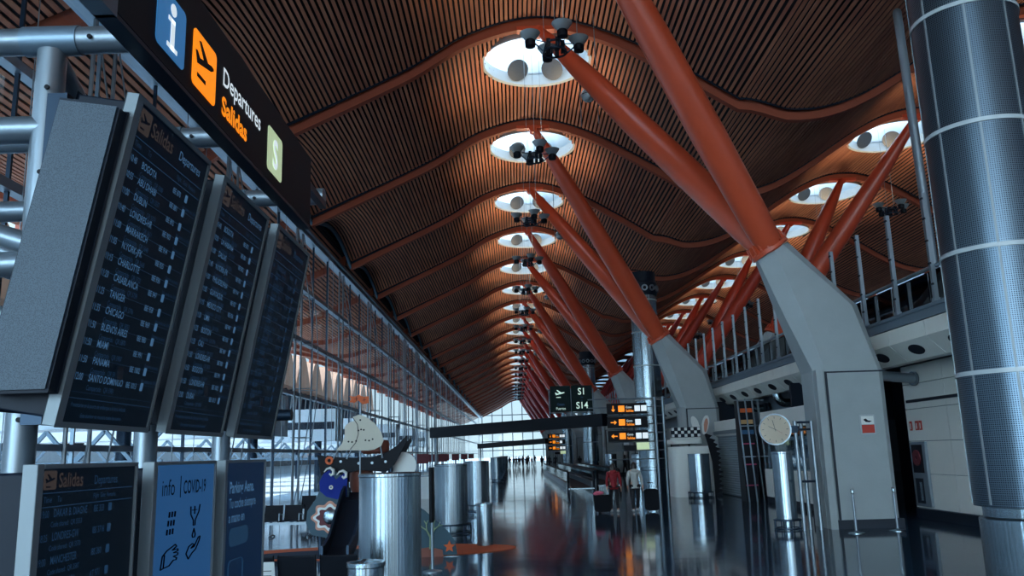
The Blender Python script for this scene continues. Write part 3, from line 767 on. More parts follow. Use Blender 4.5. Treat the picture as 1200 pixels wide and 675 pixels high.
# lower screens
def low_screen(y0, wd, label, kind):
    X = -1.75; z0, z1 = .72, 2.115
    t = thing('info_screen', label, 'screen', (X, y0, z0), 'upright screens under the departures boards')
    MB().box(X-.3, X-.03, y0+.04, y0+wd-.03, z0+.03, z1-.03).build('housing', 'navy', t, bevel=.01)
    f = MB().box(X-.045, X+.012, y0, y0+.045, z0, z1).box(X-.06, X+.012, y0+wd-.015, y0+wd, z0, z1).box(X-.06, X+.012, y0+.05, y0+wd-.015, z1-.018, z1).box(X-.06, X+.012, y0+.05, y0+wd-.015, z0, z0+.018)
    f.build('bezel', 'bezel', t, bevel=.003)
    s = MB().box(X-.05, X, y0+.05, y0+wd-.015, z0+.018, z1-.018).build('screen', {'dep': 'screen', 'covid': 'screen_blue', 'park': 'screen_blue2'}[kind], t)
    up = Vector((0, 0, 1)); P = lambda a, b, c=.003: Vector((X+c, y0+a, z1-b))
    if kind == 'dep':
        MB().prism(rrect(-.045, .045, -.035, .035, .008, 3), P(.107, .06, .001), VU, up, (.001, 0, 0)).build('aircraft_badge', 'txt_brown', s)
        b = MB(); plane_icon(b, P(.107, .06), VU, up, .075, Vector((.001, 0, 0))); b.build('aircraft_icon', 'screen', s)
        TB = MB(); put_text(TB, 'Salidas', P(.165, .088), VU, up, .078, bold=.012, xs=.9); TB.build('heading', 'txt_brown', s, smooth=0)
        T = MB(); TD = MB(); ln = MB()
        put_text(T, 'Departures', P(.44, .085), VU, up, .052, xs=.85)
        put_text(TD, 'Time     To', P(.07, .142), VU, up, .032); put_text(TD, 'Flight  Gate  Remarks', P(.44, .14), VU, up, .026)
        for i, (h, nm, fl) in enumerate([('19:00', 'DAKAR B. DIAGNE', 'IBE 333'), ('18:25', 'LONDRES-GW', 'IBS 3716'), ('19:00', 'MANCHESTER', 'IBS 360'), ('19:10', 'CASABLANCA', 'AT 971'), ('19:20', 'MALAGA', 'IBE 3820'), ('19:25', 'VIGO', 'IBE 514'), ('19:30', 'BILBAO', 'IBE 442')]):
            z = .197+i*.086
            put_text(T, h, P(.055, z), VU, up, .038, xs=.7); put_text(T, nm, P(.145, z), VU, up, .042, xs=.72, bold=.006); put_text(T, fl, P(.45, z), VU, up, .038, xs=.75, bold=.006)
            put_text(TD, 'Code shared:  QR %d' % (5553+i*17), P(.13, z+.036), VU, up, .028)
            T.prism(rrect(.575, .605, -z-.004, -z+.03, .005, 2), (X+.003, y0, z1), VU, up, (.001, 0, 0))
        for b_ in (.106, .157): ln.box(X+.001, X+.003, y0+.06, y0+wd-.04, z1-b_-.003, z1-b_)
        T.build('flight_text', 'txt_dim', s, smooth=0); TD.build('small_text', 'txt_dim', s, smooth=0); ln.build('divider_line', 'txt_dim', s)
    elif kind == 'covid':
        T = MB(); put_text(T, 'info', P(.12, .168), VU, up, .115, xs=.95); T.box(X+.002, X+.004, y0+.355, y0+.36, z1-.185, z1-.075)
        put_text(T, 'COVID-19', P(.395, .168), VU, up, .098, bold=.014, xs=.74); T.build('heading', 'txt_dark', s, smooth=0)
        g = MB()
        for r in range(3):
            for c_ in range(3):
                a = .23+c_*.035-r*.01; g.bar(P(a, .25+r*.042), P(a-.004, .277+r*.042), .006, .008, (1, 0, 0))
        def line(pts, w=.006):
            A = sum(p[0] for p in pts)/len(pts); B_ = sum(p[1] for p in pts)/len(pts)
            if B_ > .82:
                pts = [(.15+(a-.08)*.86, .415+(b-.86)*.36) for a, b in pts] if A < .35 else [(.47+(a-.4)*.83, .405+(b-.82)*.37) for a, b in pts]
            else: pts = [(.51+(a-.45)*.87, .235+(b-.41)*.42) for a, b in pts]
            for p, q in zip(pts[:-1], pts[1:]): g.bar(P(*p), P(*q), .004, w, (1, 0, 0))
        line([(.45, .42), (.455, .52), (.5, .6), (.5, .66), (.53, .66), (.53, .6), (.585, .5), (.6, .41)])
        line([(.515, .42), (.515, .52)]); line([(.48, .47), (.55, .47)])
        line([(.515, .7), (.49, .78), (.5, .81), (.53, .81), (.54, .78), (.515, .7)])
        line([(.1, .98), (.16, .92), (.28, .86), (.3, .89), (.24, .93), (.32, .93), (.325, .955), (.26, .97), (.325, .985), (.32, 1.01), (.26, 1.02), (.31, 1.05), (.3, 1.075), (.26, 1.07), (.2, 1.13), (.12, 1.14), (.08, 1.15)])
        line([(.1, .98), (.08, 1.15)]); line([(.13, .965), (.12, 1.14)])
        line([(.4, 1.02), (.44, .93), (.5, .9), (.53, .92), (.48, .96), (.53, .95), (.6, .83), (.63, .82), (.62, .87), (.56, .99), (.5, 1.03), (.44, 1.1), (.4, 1.02)])
        g.build('hand_washing_icons', 'txt_dark', s, smooth=0)
    else:
        T = MB(); put_text(T, 'Parking Aena.', P(.11, .2), VU, up, .098, bold=.02, xs=.9); put_text(T, 'Tu coche siempre', P(.11, .29), VU, up, .085, xs=.85, bold=.01); put_text(T, 'a mano en', P(.11, .375), VU, up, .085, xs=.85, bold=.01)
        T.build('headline', 'txt_blue', s, smooth=0)
        g = MB().prism(rrect(.13, .5, -.52, -.41, .05), (X+.001, y0, z1), VU, up, (.002, 0, 0)); g.build('button_shape', 'txt_dim', s)
        g = MB(); ou = rrect(.13, .4, -.8, -.6, .04, 4)
        for p, q in zip(ou, ou[1:]+ou[:1]): g.bar((X+.003, y0+p[0], z1+p[1]), (X+.003, y0+q[0], z1+q[1]), .004, .01, (1, 0, 0))
        g.build('outline_icon', 'txt_dim', s, smooth=0)
    return t
low_screen(3.1, .83, 'low screen headed Salidas Departures with flight list to Dakar', 'dep')
low_screen(4.1, .86, 'blue info COVID-19 screen with hand washing symbols', 'covid')
low_screen(5.11, .83, 'dark blue parking advertisement screen with headline text', 'park')

# black hanging sign
def big_sign():
    X = -1.5; y0, y1, z0, z1 = 2.97, 6.09, 3.81, 4.37
    t = thing('overhead_sign', 'long black lit sign reading Departures Salidas above the boards', 'sign', (X-.15, 4.5, z0))
    b = MB().box(X-.07, X, y0, y1, z0+.02, z1).build('sign_body', 'black', t, bevel=.006)
    MB().box(X-.08, X+.0, y0-.02, y1, z0, z0+.02).build('bottom_rail', 'darksteel', t)
    MB().box(X-.08, X+.003, y0-.14, y0, z0, z1).build('end_cap', 'tube', t)
    up = Vector((0, 0, 1)); P = lambda a, b_, c=.004: Vector((X+c, a, b_))
    def badge(a0, a1, b0, b1, m, nm): return MB().prism(rrect(a0, a1, b0, b1, .03), (X+.001, 0, 0), VU, up, (.004, 0, 0)).build(nm, m, b)
    q = badge(3.31, 3.62, 3.895, 4.185, 'ico_blue', 'information_badge')
    g = MB(); g.prism([(.45, .0), (.45, .0)], (0, 0, 0), VU, up, (0, 0, 0)) if False else None
    g.box(X+.005, X+.008, 3.42, 3.53, 3.93, 3.95); g.box(X+.005, X+.008, 3.455, 3.495, 3.93, 4.075); g.box(X+.005, X+.008, 3.425, 3.495, 4.058, 4.078)
    g.lathe([(.001, .0), (.03, .0), (.03, .003), (.001, .003)], (X+.005, 3.475, 4.125), 16, (1, 0, 0)); g.build('letter_i', 'txt_white', q)
    q = badge(3.72, 4.03, 3.895, 4.185, 'txt_orange', 'departures_badge')
    g = MB(); plane_icon(g, P(3.88, 4.055, .006), VU, up, .29, Vector((.002, 0, 0))); g.build('aircraft_icon', 'black', q)
    T = MB(); put_text(T, 'Departures', P(4.13, 4.075), VU, up, .145, bold=.01, xs=1.0); T.build('white_text', 'txt_white', b, smooth=0)
    T = MB(); put_text(T, 'Salidas', P(4.13, 3.91), VU, up, .145, bold=.03, xs=1.1); T.build('orange_text', 'txt_orange', b, smooth=0)
    q = badge(4.96, 5.28, 3.9, 4.19, 'ico_green', 's_badge')
    T = MB(); put_text(T, 'S', P(5.12, 3.95, .008), VU, up, .27, 'CENTER', bold=.02, xs=.9); T.build('letter_s', 'txt_white', q, smooth=0)
big_sign()

# steel tube frame that carries boards and sign
def tube_frame():
    t = thing('tube_frame', 'grey steel tube frame with bolted joints carrying the departures boards', 'frame', (-2.6, 4.45, 0))
    XP = -2.6
    for y in (4.45, 5.97, 7.5):
        MB().tube((XP, y, 0), (XP, y, 4.45), .078, n=24).build('post', 'tube', t)
        r = MB().tube((-4.4, y, 4.52), (-1.72, y, 4.52), .078, n=24).build('cross_tube', 'tube', t)
        MB().tube((-2.76, y, 4.52), (-2.44, y, 4.52), .086, n=24).build('joint_sleeve', 'facade', r)
        MB().tube((-4.4, y, 3.98), (XP, y, 3.98), .078, n=24).build('cross_tube', 'tube', t)
        MB().tube((XP, y, 4.45), (XP+.06, y+.9, 3.85), .06, n=16).build('diagonal_tube', 'tube', t)
        MB().tube((-4.4, y, 3.9), (-2.6, y, 3.3), .06, n=16).build('diagonal_tube', 'tube', t)
        MB().tube((-4.2, y, 3.2), (XP, y, 3.2), .07, n=16).build('cross_tube', 'tube', t)
        MB().tube((-2.6, y, 2.5), (-1.98, y, 2.5), .05, n=12).build('bracket', 'darksteel', t)
        bt = MB()
        for xx in (-2.95, -2.35): bt.lathe([(.001, .0), (.014, .0), (.014, .012)], (xx, y-.079, 4.5), 10, (0, -1, 0))
        for zz in (4.2, 3.7, 2.35): bt.lathe([(.001, .0), (.014, .0), (.014, .012)], (XP+.03, y-.075, zz), 10, (0, -1, 0))
        bt.build('bolt', 'black', t)
    MB().tube((-3.9, 3, 3.6), (-3.9, 8, 3.6), .05, n=12).build('long_tube', 'tube', t)
    MB().tube((XP, 4.45, 2.42), (XP, 7.5, 2.42), .055, n=12).build('long_tube', 'darksteel', t)
    for y in (3.95, 5.07, 6.2): MB().box(-2.25, -1.86, y-.03, y+.03, 2.5, 2.56).box(-2.3, -2.2, y-.03, y+.03, 2.3, 3.95).build('bracket', 'darksteel', t)
    MB().box(-1.76, -1.7, 3.0, 7.5, 4.4, 4.46).build('sign_hanger', 'darksteel', t)
tube_frame()

# ------------------------------------------------------------------ steel cylinders (air diffusers) and bins
def diffuser(x, y, label, group, h=1.87, r=.46, collar=True):
    t = thing('air_diffuser', label, 'air diffuser', (x, y, 0), group)
    MB().lathe([(r-.02, .24), (r, .26), (r, h-.05), (r+.012, h-.04), (r+.012, h), (r-.03, h+.01), (.01, h-.02)], (x, y, 0), 64).build('drum', 'steelv', t)
    MB().lathe([(r-.14, 0), (r-.14, .25)], (x, y, 0), 40).build('foot', 'steel', t)
    c = MB().lathe([(r+.05, .22), (r+.09, .22), (r+.09, .26), (r+.05, .26)], (x, y, 0), 48, closed=True).lathe([(r+.04, .02), (r+.09, .02), (r+.09, .05), (r+.04, .05)], (x, y, 0), 48, closed=True)
    for k in range(8):
        a = 2*PI*k/8; c.tube((x+(r+.07)*math.cos(a), y+(r+.07)*math.sin(a), 0), (x+(r+.07)*math.cos(a), y+(r+.07)*math.sin(a), .24), .018, n=8)
    c.build('guard_ring', 'darksteel', t)
    return t
d0 = diffuser(-1.9, 12.9, 'big fluted steel cylinder in the foreground beside the small bin', 'steel air cylinders on the left')
for i, (x, y) in enumerate([(-1.83, 24), (-1.5, 33), (-1.5, 66), (-1.5, 73), (-1.5, 80), (-1.5, 89), (-1.5, 98), (-1.5, 107), (-1.5, 116)]):
    dup(d0, (x, y, 0), '%s of the steel cylinders in the left row behind the foreground one' % ORD[i])
dr = diffuser(8.0, 37.3, 'steel cylinder on a ringed foot in front of the white kiosk', 'steel air cylinders on the right')
diffuser(6.93, 22.2, 'slim steel cylinder on a ringed foot standing under the round clock', 'steel air cylinders on the right', 1.95, .26)
for i, (x, y) in enumerate([(7.6, 52.5), (7.6, 68), (7.6, 88)]): dup(dr, (x, y, 0), '%s steel cylinder beyond the tall smooth column' % ORD[i])

def bin_(x, y, r, h, label):
    t = thing('litter_bin', label, 'bin', (x, y, 0))
    MB().lathe([(r, 0), (r, h-.04), (r+.01, h-.03), (r+.01, h)], (x, y, 0), 40, closed=False).build('body', 'steelv', t)
    l = MB()
    for k in range(3):
        a = 2*PI*k/3+.3; l.bar((x, y, h+.05), (x+(r-.01)*math.cos(a), y+(r-.01)*math.sin(a), h+.01), .06, .012)
    l.lathe([(r-.03, h), (r+.012, h), (r+.012, h+.02), (r-.03, h+.02)], (x, y, 0), 40, closed=True)
    l.build('lid', 'steel', t)
    MB().lathe([(.001, h-.005), (r-.02, h-.004)], (x, y, 0), 30).build('opening', 'black', t)
    return t
bin_(-1.84, 10.5, .22, .86, 'short steel litter bin with three-spoke lid beside the big cylinder')
bin_(-.78, 20.5, .19, .95, 'slim steel litter bin beside the second cylinder row')

# signpost with dark sleeve
t = thing('sign_post', 'slim silver post with a black upper panel beside the big cylinder', 'post', (-1.6, 16.2, 0))
MB().lathe([(.18, 0), (.18, .02), (.03, .05), (.025, .9)], (-1.6, 16.2, 0), 28).build('stand', 'tube', t)
MB().box(-1.63, -1.57, 15.95, 16.45, .9, 1.9).build('panel', 'black', t, bevel=.01)

# ------------------------------------------------------------------ seats
def seat_row(x, y, n, label, face=1, group=None):
    """beam seating; face=+1 sitters look to +Y"""
    t = thing('seat_row', label, 'bench', (x, y, 0), group)
    w = .56
    for i in range(n):
        cx = x+(i-(n-1)/2)*w
        s = MB().prism([(-.24*face, .40), (.24*face, .43), (.25*face, .46), (-.24*face, .44)], (cx-.25, y, 0), (0, 1, 0), (0, 0, 1), (.5, 0, 0)).build('seat', 'navy', t, bevel=.012)
        b = MB().prism([(-.24*face, .44), (-.2*face, .43), (-.3*face, .86), (-.34*face, .85)], (cx-.25, y, 0), (0, 1, 0), (0, 0, 1), (.5, 0, 0)).build('backrest', 'black', t, bevel=.012)
    for i in range(n+1):
        cx = x+(i-n/2)*w
        a = MB().path([(cx, y-.2*face, .42), (cx, y-.22*face, .6), (cx, y+.2*face, .64), (cx, y+.22*face, .45)], .018, 8).build('armrest', 'tube', t)
    MB().bar((x-n*w/2, y-.02, .36), (x+n*w/2, y-.02, .36), .06, .06).build('beam', 'tube', t)
    for sx in (-1, 1):
        cx = x+sx*(n*w/2-.3)
        MB().tube((cx, y, .36), (cx, y, .04), .03, n=10).path([(cx, y-.3, .02), (cx, y, .06), (cx, y+.3, .02)], .022, 8).build('leg', 'tube', t)
    return t
fb = seat_row(-2.95, 11.9, 3, 'black seat row in the foreground with a paper notice on its back', 1)
nt_ = MB().box(-3.44, -3.22, 11.535, 11.54, .46, .8)
nb = nt_.build('paper_notice', 'white', fb)
for v in nb.data.vertices: v.co.y += (-.06 if v.co.z > .6 else .04)
nb['label'] = 'white paper notice'
g = MB()
for i, zz in enumerate((.76, .68, .62, .58, .52)): g.box(-3.40, -3.26, 11.50+.0*i, 11.505, zz, zz+.008)
g.build('notice_text', 'txt_dark', nb)
seat_row(-6.4, 24.4, 3, 'black seats with chrome legs by the glass wall, nearest group', -1)
seat_row(-6.6, 30.5, 4, 'second row of black seats by the glass wall, behind the nearest group', -1)
seat_row(-6.8, 38, 4, 'third row of black seats by the glass wall, farthest back', -1)

# ------------------------------------------------------------------ play area
def play():
    Y = 19.0; U = (1, 0, 0); Z = (0, 0, 1)
    t = thing('play_ship', 'childrens play structure shaped as a black ship with cream sails and a slide', 'play structure', (-3.7, Y, 0))
    hull = [(-4.42, 2.2), (-4.1, 2.14), (-3.6, 2.12), (-3.2, 2.12), (-2.9, 2.2), (-2.65, 2.35), (-2.44, 2.56), (-2.43, 2.46), (-2.6, 2.15), (-2.72, 1.95), (-2.9, 1.8), (-3.5, 1.86), (-3.75, 1.8), (-3.9, 1.55), (-4.1, 1.42), (-4.3, 1.6)]
    h = MB().prism(hull, (0, Y, 0), U, Z, (0, .08, 0)).build('hull', 'black', t, bevel=.008)
    MB().prism([(a, b) for a, b in hull], (0, Y+.9, 0), U, Z, (0, .06, 0)).build('hull_side', 'black', t)
    g = MB()
    for a, b in ((-3.9, 2.05), (-3.5, 2.0), (-3.2, 2.0), (-2.9, 2.02)): g.lathe([(.001, 0), (.03, 0), (.03, .01)], (a, Y-.001, b), 12, (0, -1, 0))
    g.build('bolt', 'tube', h)
    MB().lathe([(.04, 0), (.09, 0), (.09, .05), (.04, .05)], (-4.15, Y-.0, 2.08), 16, (0, -1, 0), closed=True).build('wheel', 'orangep', h)
    sail = [(-3.98, 2.3), (-3.86, 2.44), (-3.8, 2.6), (-3.8, 2.82), (-3.7, 2.9), (-3.58, 2.93), (-3.62, 3.02), (-3.5, 3.06), (-3.35, 3.02), (-3.15, 2.87), (-3.0, 2.66), (-2.95, 2.48), (-3.0, 2.37), (-3.15, 2.3), (-3.3, 2.28), (-3.65, 2.3)]
    s = MB().prism(sail, (0, Y-.05, 0), U, Z, (0, .04, 0)).build('sail', 'cream', t, bevel=.008)
    g = MB(); pr = [(-3.62, 3.0), (-3.52, 2.85), (-3.5, 2.65), (-3.56, 2.45), (-3.68, 2.31)]
    for p, q in zip(pr[:-1], pr[1:]): g.bar((p[0], Y-.055, p[1]), (q[0], Y-.055, q[1]), .012, .02, (0, 1, 0))
    for a, b in ((-3.72, 2.48), (-3.64, 2.47), (-3.55, 2.49), (-3.5, 2.72), (-3.44, 2.74), (-3.38, 2.73), (-3.34, 2.5), (-3.26, 2.49), (-3.18, 2.52), (-3.46, 2.95)): g.lathe([(.001, 0), (.02, 0), (.02, .008)], (a, Y-.051, b), 10, (0, -1, 0))
    g.build('sail_marks', 'black', s)
    MB().tube((-3.47, Y+.02, 1.6), (-3.47, Y+.02, 3.45), .025, n=10).build('mast', 'tube', t)
    for a, b in ((-4.05, -3.9), (-3.75, -3.6), (-2.95, -3.02)): MB().tube((a-.02, Y, 2.1), (b, Y, 2.4), .018, n=8).build('rigging', 'tube', t)
    fl = MB().prism([(-3.72, 3.36), (-3.6, 3.34), (-3.52, 3.4), (-3.42, 3.3), (-3.28, 3.33), (-3.28, 3.48), (-3.4, 3.47), (-3.5, 3.52), (-3.6, 3.48), (-3.72, 3.5), (-3.67, 3.43)], (0, Y-.01, 0), U, Z, (0, .025, 0)).build('flag', 'orangep', t)
    g = MB()
    for a, b in ((-3.56, 3.43), (-3.38, 3.4)): g.bar((a-.04, Y-.015, b-.01), (a+.04, Y-.015, b+.01), .008, .018, (0, 1, 0)); g.bar((a, Y-.015, b-.04), (a, Y-.015, b+.04), .008, .018, (0, 1, 0))
    g.build('flag_crosses', 'black', fl)
    # sea monster side panel
    body = [(-4.5, .5), (-4.62, .75), (-4.6, 1.0), (-4.42, 1.25), (-4.3, 1.5), (-4.3, 1.75), (-4.1, 1.9), (-3.8, 1.7), (-3.7, 1.4), (-3.7, .9), (-3.75, .5), (-4.1, .42)]
    b = MB().prism(body, (0, Y-.1, 0), U, Z, (0, .06, 0)).build('side_panel', 'teal', t, bevel=.006)
    wv = [(-4.32, 1.42), (-4.34, 1.62), (-4.25, 1.8), (-4.12, 1.88), (-4.06, 1.78), (-3.98, 1.66), (-3.88, 1.74), (-3.78, 1.8), (-3.72, 1.7), (-3.74, 1.3), (-3.95, 1.24), (-4.18, 1.3)]
    MB().prism(wv, (0, Y-.13, 0), U, Z, (0, .03, 0)).build('wave_panel', 'blue', b)
    cu = MB()
    for ox, oz in ((-4.08, 1.85), (-3.8, 1.78)):
        pts = [(ox-.16, Y-.14, oz-.02), (ox-.1, Y-.14, oz+.05), (ox-.02, Y-.14, oz+.07), (ox+.05, Y-.14, oz+.02), (ox+.05, Y-.14, oz-.06), (ox, Y-.14, oz-.09), (ox-.04, Y-.14, oz-.05)]
        cu.path(pts, [.01, .02, .03, .035, .035, .03, .02], 8)
    cu.build('wave_crest', 'white', b)
    MB().lathe([(.02, 0), (.045, 0), (.045, .02), (.02, .02)], (-4.08, Y-.13, 1.5), 12, (0, -1, 0), closed=True).build('knob', 'cream', b)
    def jag(rx, rz, n, am, c=(-4.1, .86)):
        return [(c[0]+math.cos(2*PI*k/72)*rx*(1+am*math.cos(8*2*PI*k/72)), c[1]+math.sin(2*PI*k/72)*rz*(1+am*math.cos(8*2*PI*k/72))) for k in range(72)]
    MB().prism(jag(.38, .32, 18, .1), (0, Y-.125, 0), U, Z, (0, .025, 0)).build('lip', 'pink', b)
    MB().prism(jag(.33, .26, 18, .12), (0, Y-.135, 0), U, Z, (0, .015, 0)).build('teeth', 'white', b)
    MB().prism(jag(.27, .2, 18, .12), (0, Y-.142, 0), U, Z, (0, .012, 0)).build('mouth', 'maroon', b)
    MB().sphere((-4.08, Y-.13, .87), .17, 20, (1, .35, 1)).build('porthole', 'steel', b)
    # tower posts, platform, barrel and slide
    for xx, yy in ((-4.35, Y+.1), (-4.35, Y+.85), (-2.8, Y+.1), (-2.8, Y+.85)): MB().tube((xx, yy, 0), (xx, yy, 2.0), .05, n=12).build('post', 'darksteel', t)
    MB().box(-4.4, -2.75, Y+.05, Y+.9, 1.12, 1.18).build('platform', 'navy', t)
    MB().lathe([(.2, 1.3), (.26, 1.5), (.27, 1.75), (.26, 2.0), (.22, 2.1)], (-3.52, Y+.45, 0), 16).build('barrel', 'brownp', t)
    MB().lathe([(.25, 2.2), (.32, 2.25), (.34, 2.4), (.3, 2.5)], (-3.2, Y+.35, 0), 16).build('crow_nest', 'brownp', t)
    prf = [(Y+.2, 1.35), (Y-.3, 1.2), (Y-1.6, .35), (Y-2.1, .2), (Y-2.3, .2)]
    for xx in (-3.78, -3.28):
        m = MB()
        for p, q in zip(prf[:-1], prf[1:]): m.bar((xx, p[0], p[1]+.12), (xx, q[0], q[1]+.12), .05, .3, (0, 0, 1))
        m.build('slide_side', 'darksteel', t)
    m = MB()
    for p, q in zip(prf[:-1], prf[1:]): m.bar((-3.53, p[0], p[1]), (-3.53, q[0], q[1]), .48, .04, (0, 0, 1))
    m.build('slide_chute', 'navy', t)
    MB().tube((-3.53, Y-2.1, .18), (-3.53, Y-2.1, 0), .04, n=8).build('slide_foot', 'darksteel', t)
    # whale panel behind the cylinder
    MB().lathe([(.001, 0), (.3, 0), (.3, .05), (.001, .05)], (-2.55, Y+.3, 1.92), 24, (0, -1, 0)).lathe([(.18, 0), (.3, 0)], (-2.55, Y+.29, 1.92), 24, (0, -1, 0)).build('round_window', 'white', t)
    # coral panel, separate piece
    c = thing('coral_panel', 'low dark play panel with coral branch and orange starfish', 'play panel', (-1.9, 18.6, 0))
    MB().prism([(-2.4, .04), (-1.32, .04), (-1.36, .3), (-1.5, .5), (-1.75, .72), (-2.0, .95), (-2.4, 1.2)], (0, 18.6, 0), U, Z, (0, .06, 0)).build('panel', 'teal', c, bevel=.01)
    cm = MB()
    def br(x, z, a, L, r, n):
        x2, z2 = x+L*math.sin(a), z+L*math.cos(a); cm.path([(x, 18.57, z), (x2, 18.57, z2)], [r, r*.7], 7)
        if n: br(x2, z2, a-.5, L*.72, r*.7, n-1); br(x2, z2, a+.45, L*.72, r*.7, n-1)
    br(-1.87, .16, 0, .24, .035, 3); cm.build('coral', 'coral', c)
    st = [(-1.47+.13*(1 if k % 2 == 0 else .45)*math.sin(2*PI*k/10), .2+.13*(1 if k % 2 == 0 else .45)*math.cos(2*PI*k/10)) for k in range(10)]
    MB().prism(st, (0, 18.55, 0), U, Z, (0, .04, 0)).build('starfish', 'orangep', c)
    MB().prism([(-2.35, .0), (-1.6, .0), (-1.62, .14), (-1.9, .2), (-2.2, .16)], (0, 18.56, 0), U, Z, (0, .03, 0)).build('seabed', 'brownp', c)
    # rug
    r = thing('play_rug', 'dark round-ended play rug with a broad orange border', 'rug', (-3.4, 20.2, 0))
    MB().prism([(-3.4+3.35*math.cos(a), 19.9+1.35*math.sin(a)) for a in np.linspace(0, 2*PI, 64, endpoint=False)], (0, 0, .004), (1, 0, 0), (0, 1, 0), (0, 0, .012)).build('border', 'rug', r)
    MB().prism([(-3.75+2.3*math.cos(a), 19.55+.9*math.sin(a)) for a in np.linspace(0, 2*PI, 64, endpoint=False)], (0, 0, .016), (1, 0, 0), (0, 1, 0), (0, 0, .005)).build('centre', 'rug_d', r)
play()

# ------------------------------------------------------------------ sign gantries
def arrow(mb, P, s, a):
    def rt(p): return (p[0]*math.cos(a)-p[1]*math.sin(a), p[0]*math.sin(a)+p[1]*math.cos(a))
    sh = [(-.5, -.08), (.1, -.08), (.1, -.35), (.5, 0), (.1, .35), (.1, .08), (-.5, .08)]
    mb.prism([(x*s, y*s) for x, y in map(rt, sh)], P, (1, 0, 0), (0, 0, 1), (0, -.01, 0))
def gantry(L, Rr, th, label, detail=True, sgn=1.):
    L, Rr = Vector(L), Vector(Rr)
    t = thing('sign_gantry', label, 'gantry', (L.x, L.y, 0))
    MB().bar(L, Rr, .5, th).build('beam', 'black', t)
    d = (Rr-L).normalized()
    MB().tube((L.x+.2, L.y, 0), (L.x+.2, L.y, L.z-th/2), .1, n=14).build('post', 'tube', t)
    MB().tube((L.x-.05, L.y, 0), (L.x-.05, L.y, L.z+th*.6), .05, n=14).build('post', 'tube', t)
    MB().box(L.x+.05, L.x+.75*sgn, L.y-.36, L.y-.27, L.z-.05, L.z+.2).build('lit_panel', 'txt_white', t)
    x0, y = Rr.x+.1, Rr.y
    for i, (a, blocks) in enumerate([(-PI/2, 2), (0, 1), (PI, 2)]):
        z = Rr.z+.28*sgn+.22-i*.66*sgn; hh = .26*sgn; W = 1.95*sgn
        s = MB().box(x0, x0+W, y-.2, y, z-hh, z+hh).build('direction_sign', 'black', t)
        g = MB(); arrow(g, (x0+.3*sgn, y-.2, z), .3*sgn, a); g.box(x0+.55*sgn, x0+.85*sgn, y-.212, y-.2, z-.15*sgn, z+.15*sgn); put_text(g, 'Salidas', (x0+.92*sgn, y-.212, z-.16*sgn), (1, 0, 0), (0, 0, 1), .17*sgn, bold=.02)
        g.build('orange_text', 'txt_orange', s)
        g = MB(); put_text(g, 'Gates', (x0+.92*sgn, y-.212, z+.02), (1, 0, 0), (0, 0, 1), .15*sgn)
        for k in range(blocks): g.box(x0+(1.35+.32*k)*sgn, x0+(1.62+.32*k)*sgn, y-.214, y-.2, z-.14*sgn, z+.14*sgn)
        g.build('white_blocks', 'txt_white', s)
    z = Rr.z-1.35*sgn
    s = MB().box(x0+.75*sgn, x0+1.35*sgn, y-.15, y, z-.18*sgn, z+.08*sgn).build('small_sign', 'black', t)
    s = MB().box(x0+1.38*sgn, x0+1.98*sgn, y-.15, y, z-.14*sgn, z+.2*sgn).build('exit_sign', 'ico_green', t)
    if detail:
        for k in range(8):
            zz = Rr.z+1.0-k*.42; MB().tube((x0-.9 if k < 2 else x0, y+.12, zz), (x0+2.9, y+.12, zz), .03, n=8).build('rung', 'tube', t)
    for xx in (x0+2.4*sgn, x0+2.8*sgn): MB().tube((xx, y+.1, 0), (xx, y+.1, Rr.z+1.05*sgn), .07, n=12).build('post', 'tube', t)
gantry((-4.8, 49.6, 3.45), (4.45, 41.5, 3.62), .6, 'nearer black sign gantry crossing the hall with three direction signs')
gantry((-4.6, 108, 3.2), (3.6, 96, 3.45), .6, 'farther small black sign gantry crossing the hall', False)

def gate_sign():
    t = thing('gate_sign', 'dark green two-part sign reading S1 a S14 above the nearer gantry', 'sign', (3.05, 45, 3.9))
    for x0, x1 in ((1.95, 3.04), (3.08, 4.2)):
        MB().box(x0, x1, 44.95, 45.05, 4.22, 5.6).build('panel', mat('dark_green', (6, 30, 32), .6, spec=.15), t)
    for x in (1.9, 3.06, 4.25): MB().tube((x, 45, 3.9 if x > 2 else 4.0), (x, 45, 5.45), .035, n=8).build('pole', 'tube', t)
    MB().tube((1.9, 45, 4.18), (4.25, 45, 4.18), .03, n=8).build('bottom_bar', 'tube', t)
    MB().box(1.85, 4.3, 44.6, 45.2, 3.82, 3.92).box(2.0, 2.15, 44.0, 44.9, 3.7, 3.82).build('mount', 'darksteel', t)
    T = MB(); put_text(T, 'S1', (3.64, 44.94, 5.12), (1, 0, 0), (0, 0, 1), .5, 'CENTER', bold=.01, xs=.9); put_text(T, 'S14', (3.64, 44.94, 4.38), (1, 0, 0), (0, 0, 1), .5, 'CENTER', bold=.01, xs=.9)
    put_text(T, 'Puertas', (2.5, 44.94, 4.34), (1, 0, 0), (0, 0, 1), .2, 'CENTER'); T.build('pale_text', mat('sign_pale', (170, 190, 180), .4, emit=(150, 175, 165), es=.8), t, smooth=0)
    g = MB(); put_text(g, 'Gates', (2.5, 44.94, 4.56), (1, 0, 0), (0, 0, 1), .2, 'CENTER'); put_text(g, 'to', (3.64, 44.94, 4.93), (1, 0, 0), (0, 0, 1), .16, 'CENTER'); put_text(g, 'a', (3.64, 44.94, 4.77), (1, 0, 0), (0, 0, 1), .16, 'CENTER')
    g.build('teal_text', 'txt_dim', t, smooth=0)
    g = MB(); plane_icon(g, (2.5, 44.95, 5.2), Vector((1, 0, 0)), Vector((0, 0, 1)), .62, Vector((0, -.01, 0))); g.build('aircraft_icon', MATS['sign_pale'], t)
gate_sign()

